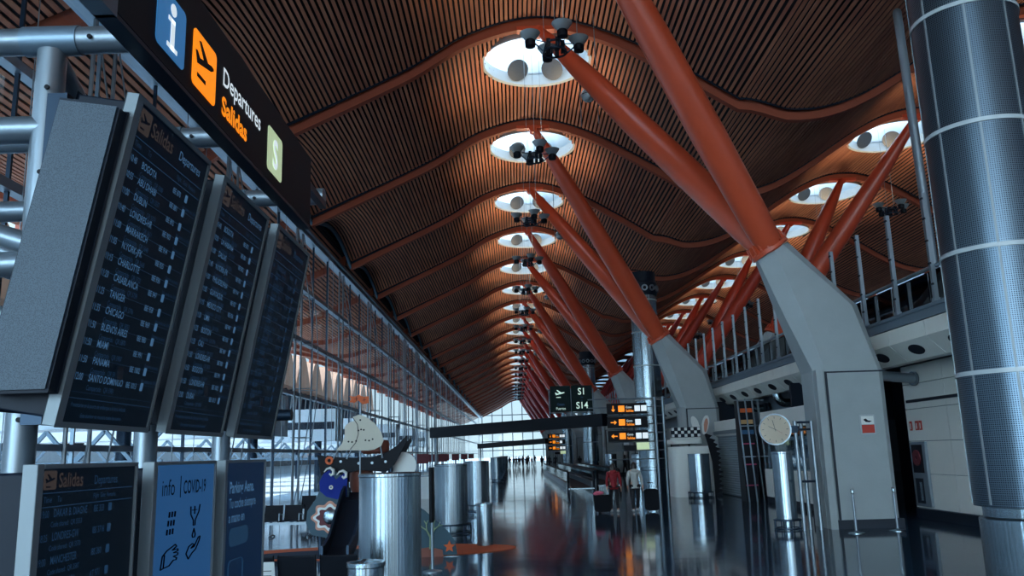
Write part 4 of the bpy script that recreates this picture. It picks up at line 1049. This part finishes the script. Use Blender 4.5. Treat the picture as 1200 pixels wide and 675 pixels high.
# ------------------------------------------------------------------ moving walkways
def walkway(x0, x1, y0, y1, label):
    t = thing('moving_walkway', label, 'moving walkway', ((x0+x1)/2, y0, 0), 'moving walkways')
    MB().box(x0, x1, y0, y1, 0, .06).build('belt', 'black', t)
    MB().box(x0, x1, y0-.4, y0, 0, .03).build('comb_plate', 'steel', t)
    MB().box(x0+.1, x0+.22, y0, y1, .06, .07).build('stripe', 'white', t)
    for x in (x0, x1):
        b = MB().box(x-.1, x+.1, y0, y1, 0, .35).build('skirt', 'tube', t)
        MB().box(x-.02, x+.02, y0, y1, .35, .92).build('glass_side', 'glass', t)
        h = [(x, y0+.1, .1), (x, y0-.25, .3), (x, y0-.3, .65), (x, y0-.15, .92), (x, y0+.2, .98), (x, y1, .98)]
        MB().path(h, .06, 8).build('handrail', 'black', t)
        MB().box(x-.07, x+.07, y0-.3, y0, 0, .7).build('newel', 'navy', t)
walkway(3.05, 4.55, 50.5, 92, 'moving walkway running down the hall, nearer the centre')
walkway(5.1, 6.5, 54, 92, 'moving walkway beside the steel column, nearer the right side')

# ------------------------------------------------------------------ right side: clock, stanchions, signs, kiosk, shops
def clock():
    t = thing('clock_stand', 'round white-faced clock held by three tall steel tubes', 'clock', (7.3, 21.9, 0))
    c = Vector((6.68, 21.75, 2.52)); n = Vector((-.22, -1, 0)).normalized()
    cs = MB().lathe([(.33, 0), (.39, .0), (.40, .03), (.40, .16), (.36, .18), (.001, .18)], c-n*.16, 40, n).build('clock_case', 'darksteel', t)
    MB().lathe([(.365, .0), (.40, .0), (.40, .025), (.365, .02)], c+n*.02, 40, n, closed=True).build('clock_rim', 'tube', cs)
    MB().lathe([(.001, 0), (.365, 0)], c+n*.026, 40, n).build('dial', 'dial', cs)
    u = Vector((0, 0, 1)).cross(n).normalized()*1; up = Vector((0, 0, 1))
    if u.x < 0: u = -u
    mk = MB()
    for k in range(12):
        a = 2*PI*k/12; p = c+n*.03+(u*math.sin(a)+up*math.cos(a))*.3; r = (u*math.sin(a)+up*math.cos(a))
        mk.bar(p-r*.025, p+r*.025, .008, .035 if k % 3 == 0 else .02, n)
    mk.build('hour_marks', 'black', cs)
    for a, L, nm in ((math.radians(-12), .25, 'minute_hand'), (math.radians(-62), .18, 'hour_hand')):
        r = u*math.sin(a)+up*math.cos(a); MB().bar(c+n*.036-r*.05, c+n*.036+r*L, .006, .03, n).build(nm, 'black', cs)
    a = math.radians(120); r = u*math.sin(a)+up*math.cos(a); MB().bar(c+n*.042-r*.05, c+n*.042+r*.2, .004, .012, n).build('second_hand', 'red', cs)
    for x, y in ((7.2, 21.75), (7.42, 21.95), (7.62, 21.75)):
        MB().tube((x, y, 0), (x, y, 2.72), .05, n=16).build('tube', 'tube', t)
    for z in (2.68, 2.5, 1.2): MB().tube((7.16, 21.75, z), (7.66, 21.75, z), .03, n=10).tube((7.2, 21.75, z), (7.42, 21.95, z), .025, n=8).build('clamp', 'darksteel', t)
    MB().box(6.95, 7.25, 21.7, 21.8, 2.42, 2.6).build('bracket', 'darksteel', t)
clock()
def stanchion(x, y, label, h=1.03):
    t = thing('stanchion', label, 'stanchion', (x, y, 0), 'chrome stanchions before the pillar')
    MB().lathe([(.19, 0), (.19, .015), (.05, .04), (.03, .06)], (x, y, 0), 28).build('base', 'steel', t)
    MB().tube((x, y, .04), (x, y, h-.1), .03, n=16).build('post', 'tube', t)
    MB().lathe([(.033, h-.12), (.038, h-.1), (.038, h-.01), (.03, h)], (x, y, 0), 20).build('belt_head', 'steel', t)
stanchion(8.1, 20.75, 'chrome stanchion in front of the pillar, left of the pair')
stanchion(9.2, 21.0, 'chrome stanchion at the right corner of the pillar')
t = thing('pillar_sign', 'small red and white notice with a bird-like emblem on the concrete pillar', 'sign', (9.09, 21.8, 2.35), None)
MB().box(8.9, 9.28, 21.79, 21.815, 2.33, 2.83).build('frame', 'rim', t)
MB().box(8.93, 9.25, 21.78, 21.8, 2.36, 2.57).build('red_field', 'red', t); MB().box(8.93, 9.25, 21.78, 21.8, 2.58, 2.79).build('white_field', 'white', t)
MB().prism([(8.98, 2.7), (9.04, 2.73), (9.1, 2.68), (9.2, 2.66), (9.13, 2.63), (9.04, 2.64)], (0, 21.775, 0), (1, 0, 0), (0, 0, 1), (0, .006, 0)).build('emblem', 'black', t)

t = thing('fire_cabinet', 'tall steel fire cabinet with red hose behind glass in the white wall', 'fire cabinet', (11.3, 23.9, .35))
MB().box(11.27, 11.4, 23.45, 24.32, .34, 2.1).build('frame', 'tube', t, bevel=.01)
MB().box(11.255, 11.28, 23.62, 24.22, 1.25, 2.02).build('hose_window', 'black', t)
MB().lathe([(.06, 0), (.22, 0), (.22, .03), (.06, .03)], (11.25, 23.92, 1.66), 28, (-1, 0, 0), closed=True).build('hose_reel', 'maroon', t)
MB().box(11.255, 11.28, 23.75, 24.18, .42, 1.1).build('lower_window', 'navy', t)
MB().box(11.25, 11.28, 23.82, 23.95, .5, 1.0).build('extinguisher', 'steel', t)
t = thing('fire_symbols', 'row of small red fire symbols above the cabinet', 'sign', (11.34, 23.9, 2.4))
for y0, y1 in ((24.18, 24.32), (23.8, 23.98), (23.6, 23.76)):
    p = MB().box(11.335, 11.35, y0, y1, 2.42, 2.68).build('symbol', 'red', t)
    MB().box(11.33, 11.34, (y0*.6+y1*.4), (y0*.4+y1*.6)+.01, 2.46, 2.62).build('pictogram', 'white', p)
# pipe to the wall
tag(MB().tube((9.7, 23.0, 3.95), (11.3, 23.6, 3.85), .14, n=20).lathe([(.14, 0), (.2, 0), (.2, .08), (.14, .08)], (11.3, 23.6, 3.85), 20, (-1, -.2, 0)).build('grey_pipe', 'tube', origin=(10.5, 23.3, 3.9)), 'short fat steel pipe between pillar and white wall', 'pipe')

def duct(y, lb, d=None):
    x, z = 10.55, 4.28
    t = thing('air_duct', lb, 'duct', (x, y, z), 'curved steel ducts under the balcony')
    pts = [(x, y, z+.1), (x, y, z-.15)]+[(x+.35-.35*math.cos(a), y, z-.15-.35*math.sin(a)) for a in np.linspace(.2, PI/2, 6)]+[(x+.6, y, z-.5)]
    MB().path(pts, .17, 18).build('elbow', 'steel', t)
    r = MB()
    for k in range(4): r.lathe([(.17, 0), (.25, .02), (.25, .05), (.17, .07)], (x+.6+k*.08, y, z-.5), 20, (1, 0, 0))
    r.build('ribbed_sleeve', 'darksteel', t)
    return t
d1 = duct(26.2, '%s curved steel duct hanging below the balcony panels' % ORD[0])
for i, y in enumerate((29.7, 33.7, 37.8)): dup(d1, (10.55, y, 4.28), '%s curved steel duct hanging below the balcony panels' % ORD[i+1])

# roller shutter + band
t = thing('roller_shutter', 'closed grey roller shutter under a pale lintel', 'shutter', (9.5, 37.5, 0))
s = MB()
for k in range(26): s.prism([(0, 0), (-.03, .03), (-.03, .07), (0, .1)], (9.55, 34.8, k*.1+.03), (1, 0, 0), (0, 0, 1), (0, 5.6, 0))
s.build('slats', 'shutter', t)
MB().box(9.56, 9.66, 34.8, 40.4, 0, 2.65).build('backing', 'darksteel', t)
MB().box(9.4, 9.7, 34.6, 41, 2.62, 3.3).build('lintel', 'panel', t); MB().box(9.3, 9.4, 34.6, 41, 2.7, 2.85).build('lintel_edge', 'tube', t)
MB().box(9.45, 9.7, 40.4, 41.0, 0, 2.62).build('jamb', 'panel', t)

# tall narrow rack
t = thing('display_tower', 'tall narrow dark rack with silver uprights and small coloured panels beside the shutter', 'display rack', (9.3, 34, 0))
MB().box(8.98, 9.5, 33.6, 34.4, 0, 3.95).build('core', 'black', t)
for x, y in ((8.95, 33.56), (9.25, 33.54), (9.53, 33.56), (9.8, 33.7), (9.95, 34.3)): MB().bar((x+.12, y, 0), (x-.05, y, 3.98), .05, .05).build('upright', 'tube', t)
for z, m in ((3.45, 'orangep'), (3.0, 'amber'), (2.6, 'txt_dim'), (2.2, 'magenta'), (1.4, 'magenta'), (.6, 'magenta')):
    MB().box(8.99, 9.46, 33.55, 33.6, z, z+(.05 if m == 'magenta' else .16)).build('coloured_panel', m, t)
for z in (3.9, 2.9, 1.7): MB().box(8.95, 9.95, 33.56, 33.6, z, z+.04).build('crossbar', 'tube', t)

# kiosk with checked band and ears
def kiosk():
    t = thing('kiosk', 'white rounded kiosk with a checked band and two upright ear shapes', 'kiosk', (7.9, 38.6, 0))
    MB().prism(rrect(7.05, 8.85, 38.0, 39.8, .35), (0, 0, 0), (1, 0, 0), (0, 1, 0), (0, 0, 2.2)).build('body', 'white', t)
    MB().prism(rrect(7.0, 8.4, 37.95, 39.5, .3), (0, 0, 2.32), (1, 0, 0), (0, 1, 0), (0, 0, .2)).build('cap', 'white', t)
    b = MB().box(6.98, 8.3, 37.88, 37.95, 2.6, 3.05).build('checked_band', 'navy', t)
    g = MB()
    for i in range(9):
        for j in range(3):
            if (i+j) % 2 == 0: g.box(7.0+i*.145, 7.0+i*.145+.12, 37.86, 37.89, 2.62+j*.145, 2.62+j*.145+.125)
    g.build('checks', 'white', b); MB().box(7.0, 8.3, 37.95, 38.3, 2.5, 2.62).build('band_shelf', 'white', t)
    for s, tilt in ((-1, -.32), (1, .22)):
        e = [(.15*math.sin(a)*(1 if math.cos(a) < 0 else .85), .42+.42*-math.cos(a)) for a in np.linspace(0, 2*PI, 20, endpoint=False)]
        e = [(x*math.cos(-tilt)-z*math.sin(-tilt), x*math.sin(-tilt)+z*math.cos(-tilt)) for x, z in e]
        o = MB().prism(e, (8.36+.1*s, 37.9, 2.72), (1, 0, 0), (0, 0, 1), (0, .08, 0)).build('ear', 'white', t, bevel=.01)
        if s > 0: MB().prism([(x*.6+.05, z*.75+.08) for x, z in e], (8.36+.1*s, 37.88, 2.72), (1, 0, 0), (0, 0, 1), (0, .02, 0)).build('ear_inside', 'pink', o)
    # frilly dark plant cut-out on the side
    p = MB(); pts = [(8.45, 2.9)]
    random.seed(3)
    for k in range(26):
        z = 2.75-k*.1; r = .5 if k < 8 else .62; pts.append((8.5+min(k, 6)*.07+(.2 if k % 2 else .02)+random.random()*.1, z))
    pts += [(8.8, .1), (8.75, 1.5), (8.6, 2.3)]
    p.prism(pts, (0, 37.96, 0), (1, 0, 0), (0, 0, 1), (0, .04, 0)).build('dark_cutout', 'black', t)
kiosk()

# shop counter and glass behind the clock
t = thing('shop_counter', 'pale shop counter with glass shelves of bottles behind the clock', 'counter', (9.9, 29.5, 0))
MB().box(9.6, 10.3, 26.2, 33.0, .22, 1.25).build('counter_body', 'panel', t, bevel=.02)
MB().box(9.65, 10.3, 26.2, 33.0, 0, .22).build('toe_kick', 'navy', t)
MB().box(9.6, 9.7, 25.9, 33.0, 2.75, 3.4).build('fascia', 'panel', t)
MB().box(10.7, 10.8, 25.9, 33.0, .0, 3.4).build('back_panel', 'navy', t)
for z in (1.6, 2.0, 2.4): MB().box(10.35, 10.7, 26.2, 33.0, z, z+.03).build('shelf', 'tube', t)
MB().box(9.62, 9.64, 26.2, 33.0, 1.25, 2.75).build('glass_screen', 'glass', t)
random.seed(5); bt = None
for i in range(24):
    y = 26.5+(i % 12)*.5; z = 1.63 if i < 12 else 2.03
    if bt is None:
        bt = thing('bottle', 'small pale bottle on the glass shelves behind the clock', 'bottle', (10.5, y, z), 'bottles on the shop shelves')
        MB().lathe([(.05, 0), (.055, .02), (.055, .2), (.02, .26), (.02, .32)], (10.5, y, z), 14).build('glass', 'tube', bt)
        MB().lathe([(.024, .31), (.024, .35)], (10.5, y, z), 10).build('cap', 'white', bt)
    else: dup(bt, (10.5, y, z))

# far shopfront pieces along the right wall
for i, (y0, y1) in enumerate([(47, 55), (62, 72), (80, 92), (100, 112)]):
    t = thing('shopfront', '%s pale shopfront bay in the right wall beyond the kiosk' % ORD[i], 'shopfront', (11.2, (y0+y1)/2, 0), 'shopfront bays far right')
    MB().box(10.9, 11.45, y0, y1, 2.6, 3.6).build('fascia', 'panel', t)
    MB().box(11.3, 11.42, y0, y1, 0, 2.6).build('glass_front', 'dglass', t)
    for y in (y0, (y0+y1)/2, y1): MB().box(11.0, 11.3, y-.2, y+.2, 0, 2.6).build('jamb', 'panel', t)

# counters on the left beyond the play area
for i in range(5):
    y = 44+i*12
    t = thing('service_desk', '%s low service desk with a maroon screen near the glass wall' % ORD[i], 'desk', (-5, y, 0), 'service desks near the glass wall')
    MB().prism(rrect(-6.2, -4.0, y-.4, y+.4, .2), (0, 0, 0), (1, 0, 0), (0, 1, 0), (0, 0, 1.1)).build('desk_body', 'white', t)
    MB().box(-6.25, -3.95, y-.45, y+.45, 1.1, 1.15).build('desk_top', 'tube', t)
    for x in (-5.6, -4.8): 
        s = MB().box(x-.3, x+.3, y, y+.06, 1.75, 2.25).build('screen', 'maroon', t); MB().tube((x, y+.1, 1.15), (x, y+.1, 1.8), .03, n=8).build('stem', 'tube', t)

# ------------------------------------------------------------------ people
def skin_obj(name, joints, edges, m, parent, sub=2, root=0):
    me = bpy.data.meshes.new(name); off = Vector(parent['_o'])
    me.from_pydata([Vector(j[0])-off for j in joints], edges, [])
    o = bpy.data.objects.new(name, me); C.objects.link(o); o.parent = parent; o['_o'] = tuple(off)
    md = o.modifiers.new('skin', 'SKIN'); md.use_smooth_shade = True
    for i, j in enumerate(joints):
        r = j[1]; me.skin_vertices[0].data[i].radius = (r, r) if not isinstance(r, tuple) else r
        me.skin_vertices[0].data[i].use_root = (i == root)
    sb = o.modifiers.new('sub', 'SUBSURF'); sb.levels = sub; sb.render_levels = sub
    me.materials.append(M[m]); return o
def person(x, y, h, label, top, pull, stride, long_top):
    t = thing('person', label, 'person', (x, y, 0))
    k = h/1.65; P = lambda a, b, c: (x+a*k, y+b*k, c*k)
    hp = [((-.09), 0), (.09, 0)]
    f = stride
    J = [(P(0, 0, .93), .115*k), (P(0, .01, 1.1), .12*k), (P(0, .01, 1.28), .135*k), (P(0, 0, 1.38), .1*k), (P(0, .01, 1.44), .05*k), (P(0, .02, 1.5), .06*k), (P(0, .03, 1.57), .088*k), (P(0, .02, 1.625), .06*k),
         (P(-.095, 0, .84), .07*k), (P(-.1, .12*f+.02, .48), .05*k), (P(-.1, .1*f-.06, .1), .038*k), (P(-.1, .1*f+.08, .03), .032*k),
         (P(.095, 0, .84), .07*k), (P(.1, -.02, .48), .05*k), (P(.1, -.22*f, .12), .038*k), (P(.1, -.22*f+.13, .035), .032*k),
         (P(-.17, 0, 1.35), .055*k), (P(-.24, -.05, 1.1), .042*k), (P(-.25, -.03 if pull > 0 else -.14, .87), .03*k), (P(-.25, -.02 if pull > 0 else -.17, .79), .025*k),
         (P(.17, 0, 1.35), .055*k), (P(.24, -.05, 1.1), .042*k), (P(.26, -.14 if pull > 0 else -.03, .87), .03*k), (P(.26, -.17 if pull > 0 else -.02, .79), .025*k)]
    E_ = [(0, 1), (1, 2), (2, 3), (3, 4), (4, 5), (5, 6), (6, 7), (0, 8), (8, 9), (9, 10), (10, 11), (0, 12), (12, 13), (13, 14), (14, 15), (3, 16), (16, 17), (17, 18), (18, 19), (3, 20), (20, 21), (21, 22), (22, 23)]
    body = skin_obj('body', J, E_, 'skin', t)
    # nose, ears and fingers
    fm = MB().sphere(P(0, .125, 1.555), .014*k, 8).sphere(P(-.085, .03, 1.56), .022*k, 8, (.4, .8, 1.2)).sphere(P(.085, .03, 1.56), .022*k, 8, (.4, .8, 1.2)); fm.build('face_detail', 'skin', t)
    for hx, hy in ((J[19][0][0]-x, J[19][0][1]-y), (J[23][0][0]-x, J[23][0][1]-y)):
        g = MB()
        for q in range(4): g.path([(x+hx, y+hy-.03*k+q*.018*k, .78*k), (x+hx+.01, y+hy-.034*k+q*.02*k, .735*k), (x+hx*.97, y+hy-.03*k+q*.018*k, .70*k)], [.009*k, .008*k, .006*k], 6)
        g.path([(x+hx, y+hy+.03*k, .79*k), (x+hx, y+hy+.055*k, .755*k)], [.01*k, .008*k], 6); g.build('fingers', 'skin', t)
    g = 1.18
    idx = [0, 1, 2, 3, 16, 17, 18, 20, 21, 22]
    JJ = [(J[i][0], J[i][1]*(1.22 if i < 4 else 1.32)) for i in idx]; JJ.append((P(0, 0, .80 if long_top else .85), .2*k))
    skin_obj('jacket', JJ, [(0, 1), (1, 2), (2, 3), (3, 4), (4, 5), (5, 6), (3, 7), (7, 8), (8, 9), (0, 10)], top, t)
    idx = [0, 8, 9, 10, 12, 13, 14]
    skin_obj('trousers', [(J[i][0], J[i][1]*(1.15 if i == 0 else 1.42)) for i in idx], [(0, 1), (1, 2), (2, 3), (0, 4), (4, 5), (5, 6)], 'trousers', t)
    hr = MB().sphere(P(0, .005, 1.585), .108*k, 18, (.92, 1, .95)).sphere(P(0, -.05, 1.47), .1*k, 14, (1.1, .7, 1.5)); hr.build('hair', 'hair', t)
    hd = MB().sphere(P(0, -.07, 1.4), .11*k, 16, (1.1, .6, .7)); hd.build('hood', top, t)
    for a, b in ((10, 11), (14, 15)):
        p, q = Vector(J[a][0]), Vector(J[b][0])
        MB().sphere(((p.x+q.x)/2, (p.y+q.y)/2, max(.05, (p.z+q.z)/2-.03)), .1*k, 14, (.5, 1.35, .5)).build('shoe', 'shoe', t)
    return t
person(3.42, 30.2, 1.64, 'person seen from behind in a dark red hooded jacket and black trousers', 'red_jacket', -1, 1, False)
person(4.15, 30.1, 1.66, 'person seen from behind in a pale grey hooded coat and black trousers', 'grey_hood', 1, -1, True)
def suitcase(x, y, w, h, label, tilt=0):
    t = thing('suitcase', label, 'suitcase', (x, y, 0))
    MB().prism(rrect(x-w/2, x+w/2, .08, .08+h, .07), (0, y-.13, 0), (1, 0, 0), (0, 0, 1), (0, .26, 0)).build('shell', 'case', t, bevel=.03)
    for sx in (-1, 1): MB().tube((x+sx*.09, y+.1, .08+h), (x+sx*.09, y+.16, .98 if h < .7 else 1.0), .01, n=6).build('handle_tube', 'tube', t)
    MB().tube((x-.1, y+.16, .98 if h < .7 else 1.0), (x+.1, y+.16, .98 if h < .7 else 1.0), .014, n=8).build('grip', 'black', t)
    for sx in (-1, 1):
        for sy in (-.08, .08): MB().tube((x+sx*(w/2-.06)-.015, y+sy, .04), (x+sx*(w/2-.06)+.015, y+sy, .04), .04, n=12).build('wheel', 'tube', t)
    return t
suitcase(2.98, 29.9, .5, .5, 'black suitcase with a pink bundle pulled by the person in red')
pk = thing('bundle', 'pink folded garment lying on the black suitcase', 'garment', (2.86, 29.9, .6))
MB().sphere((2.86, 29.9, .68), .16, 14, (1.1, .7, .42)).sphere((2.76, 29.88, .655), .1, 12, (1, .8, .5)).build('cloth', 'pinkf', pk)
suitcase(4.68, 29.85, .4, .66, 'dark suitcase rolling beside the person in pale grey')
# distant crowd
random.seed(11)
proto = None
def far_person(x, y, h):
    o = tag(MB().lathe([(.07, 0), (.1, .1), (.13, .5), (.17, .85), (.15, 1.0), (.2, 1.3), (.17, 1.42), (.06, 1.47), (.06, 1.5), (.1, 1.56), (.1, 1.66), (.04, 1.74)], (0, 0, 0), 12).build('person', 'trousers'), '', 'person')
    return o
def far_person_mesh(step):
    t = MB()
    for s in (-1, 1):
        t.path([(s*.08, s*step, .03), (s*.09, s*step*.5, .45), (s*.09, 0, .88)], [.05, .06, .09], 8)
        t.path([(s*.2, 0, 1.4), (s*.26, -.03, 1.12), (s*.24, .05, .85)], [.055, .045, .035], 8)
    t.path([(0, 0, .82), (0, 0, 1.05), (0, 0, 1.3), (0, 0, 1.43), (0, 0, 1.5)], [.16, .14, .19, .14, .05], 10)
    t.sphere((0, .01, 1.6), .11, 10, (.85, 1, 1.15))
    return t
pm = [far_person_mesh(.1).build('person', 'trousers'), far_person_mesh(.22).build('person', 'trousers')]
spots = [(-.9, 130), (-.3, 138), (.1, 128), (.7, 140), (1.1, 133), (1.6, 129), (2.0, 142), (2.6, 136), (3.4, 150), (3.9, 128), (4.4, 140), (0.5, 152), (-1.2, 160), (5.2, 132), (2.3, 150), (5.9, 126), (1.4, 160), (7.9, 105), (9.2, 100), (9.6, 75), (9.9, 72)]
for i, (x, y) in enumerate(spots):
    o = pm[i % 2] if i < 2 else pm[i % 2].copy()
    if i >= 2: C.objects.link(o)
    o.location = (x, y, 0); o.rotation_euler.z = random.random()*6; s = .92+random.random()*.14; o.scale = (s, s, s)
    if i < 17: tag(o, 'dark-clothed person in the distant crowd before the far glass wall', 'person', 'distant crowd')
    else: tag(o, 'dark-clothed person standing by the right-hand shopfronts beyond the column', 'person', 'people by the far shopfronts')

# ------------------------------------------------------------------ outside
def outside():
    t = thing('terminal_building', 'pale louvred building with brown vaulted roof outside the glass wall', 'building', (-44, 90, -.1))
    Yo0, Yo1 = -40, 250
    MB().box(-60, -44, Yo0, Yo1, -.1, 6).build('podium', 'far_white', t)
    for i in range(26):
        y = Yo0+i*11
        MB().prism([(0, 5.5), (10, 5.5), (10, 15.5), (0, 15.5)], (-43.8, y, 0), (0, 1, 0), (0, 0, 1), (-.6, 0, 0)).build('louvre_panel', 'far_white', t)
        if i < 25: MB().bar((-43.3, y+1, 5.5), (-43.3, y+4.6, 15.5), .9, .9).bar((-43.3, y+4.6, 5.5), (-43.3, y+8.2, 15.5), .9, .9).bar((-43.3, y+8.2, 5.5), (-43.3, y+11.8, 15.5), .9, .9).build('brace', 'darksteel', t)
        v = MB(); pts = [(11*k/10, 16.2+6.2*math.sin(PI*k/10)) for k in range(11)]
        v.prism(pts+[(11, 15.6), (0, 15.6)], (-41, y, 0), (0, 1, 0), (0, 0, 1), (-17, 0, 0)); v.build('roof_vault', 'brown', t)
    MB().box(-44.2, -43.4, Yo0, Yo1, 1.2, 2.4).box(-44.2, -43.4, Yo0, Yo1, 4.2, 4.8).build('window_band', 'navy', t)
    random.seed(9)
    for i in range(8):
        y = 14+i*15
        t = thing('boarding_bridge', '%s white steel boarding bridge outside the glass wall' % ORD[i], 'boarding bridge', (-20, y, 0), 'boarding bridges outside')
        MB().box(-30, -12.5, y, y+2.6, 3.4, 5.6).build('tunnel', 'far_white', t)
        MB().box(-29.8, -12.6, y-.03, y, 4.2, 4.7).build('window_strip', 'navy', t)
        tr = MB()
        for k in range(8): tr.bar((-28+k*2, y-.1, 3.3), (-27+k*2, y-.1, 2.2), .12, .12).bar((-27+k*2, y-.1, 2.2), (-26+k*2, y-.1, 3.3), .12, .12)
        tr.bar((-28, y-.1, 2.2), (-12, y-.1, 2.2), .15, .15); tr.build('truss', 'facade', t)
        for x in (-27, -14): MB().tube((x, y+1.3, -.1), (x, y+1.3, 3.4), .25, n=12).build('leg', 'darksteel', t)
outside()
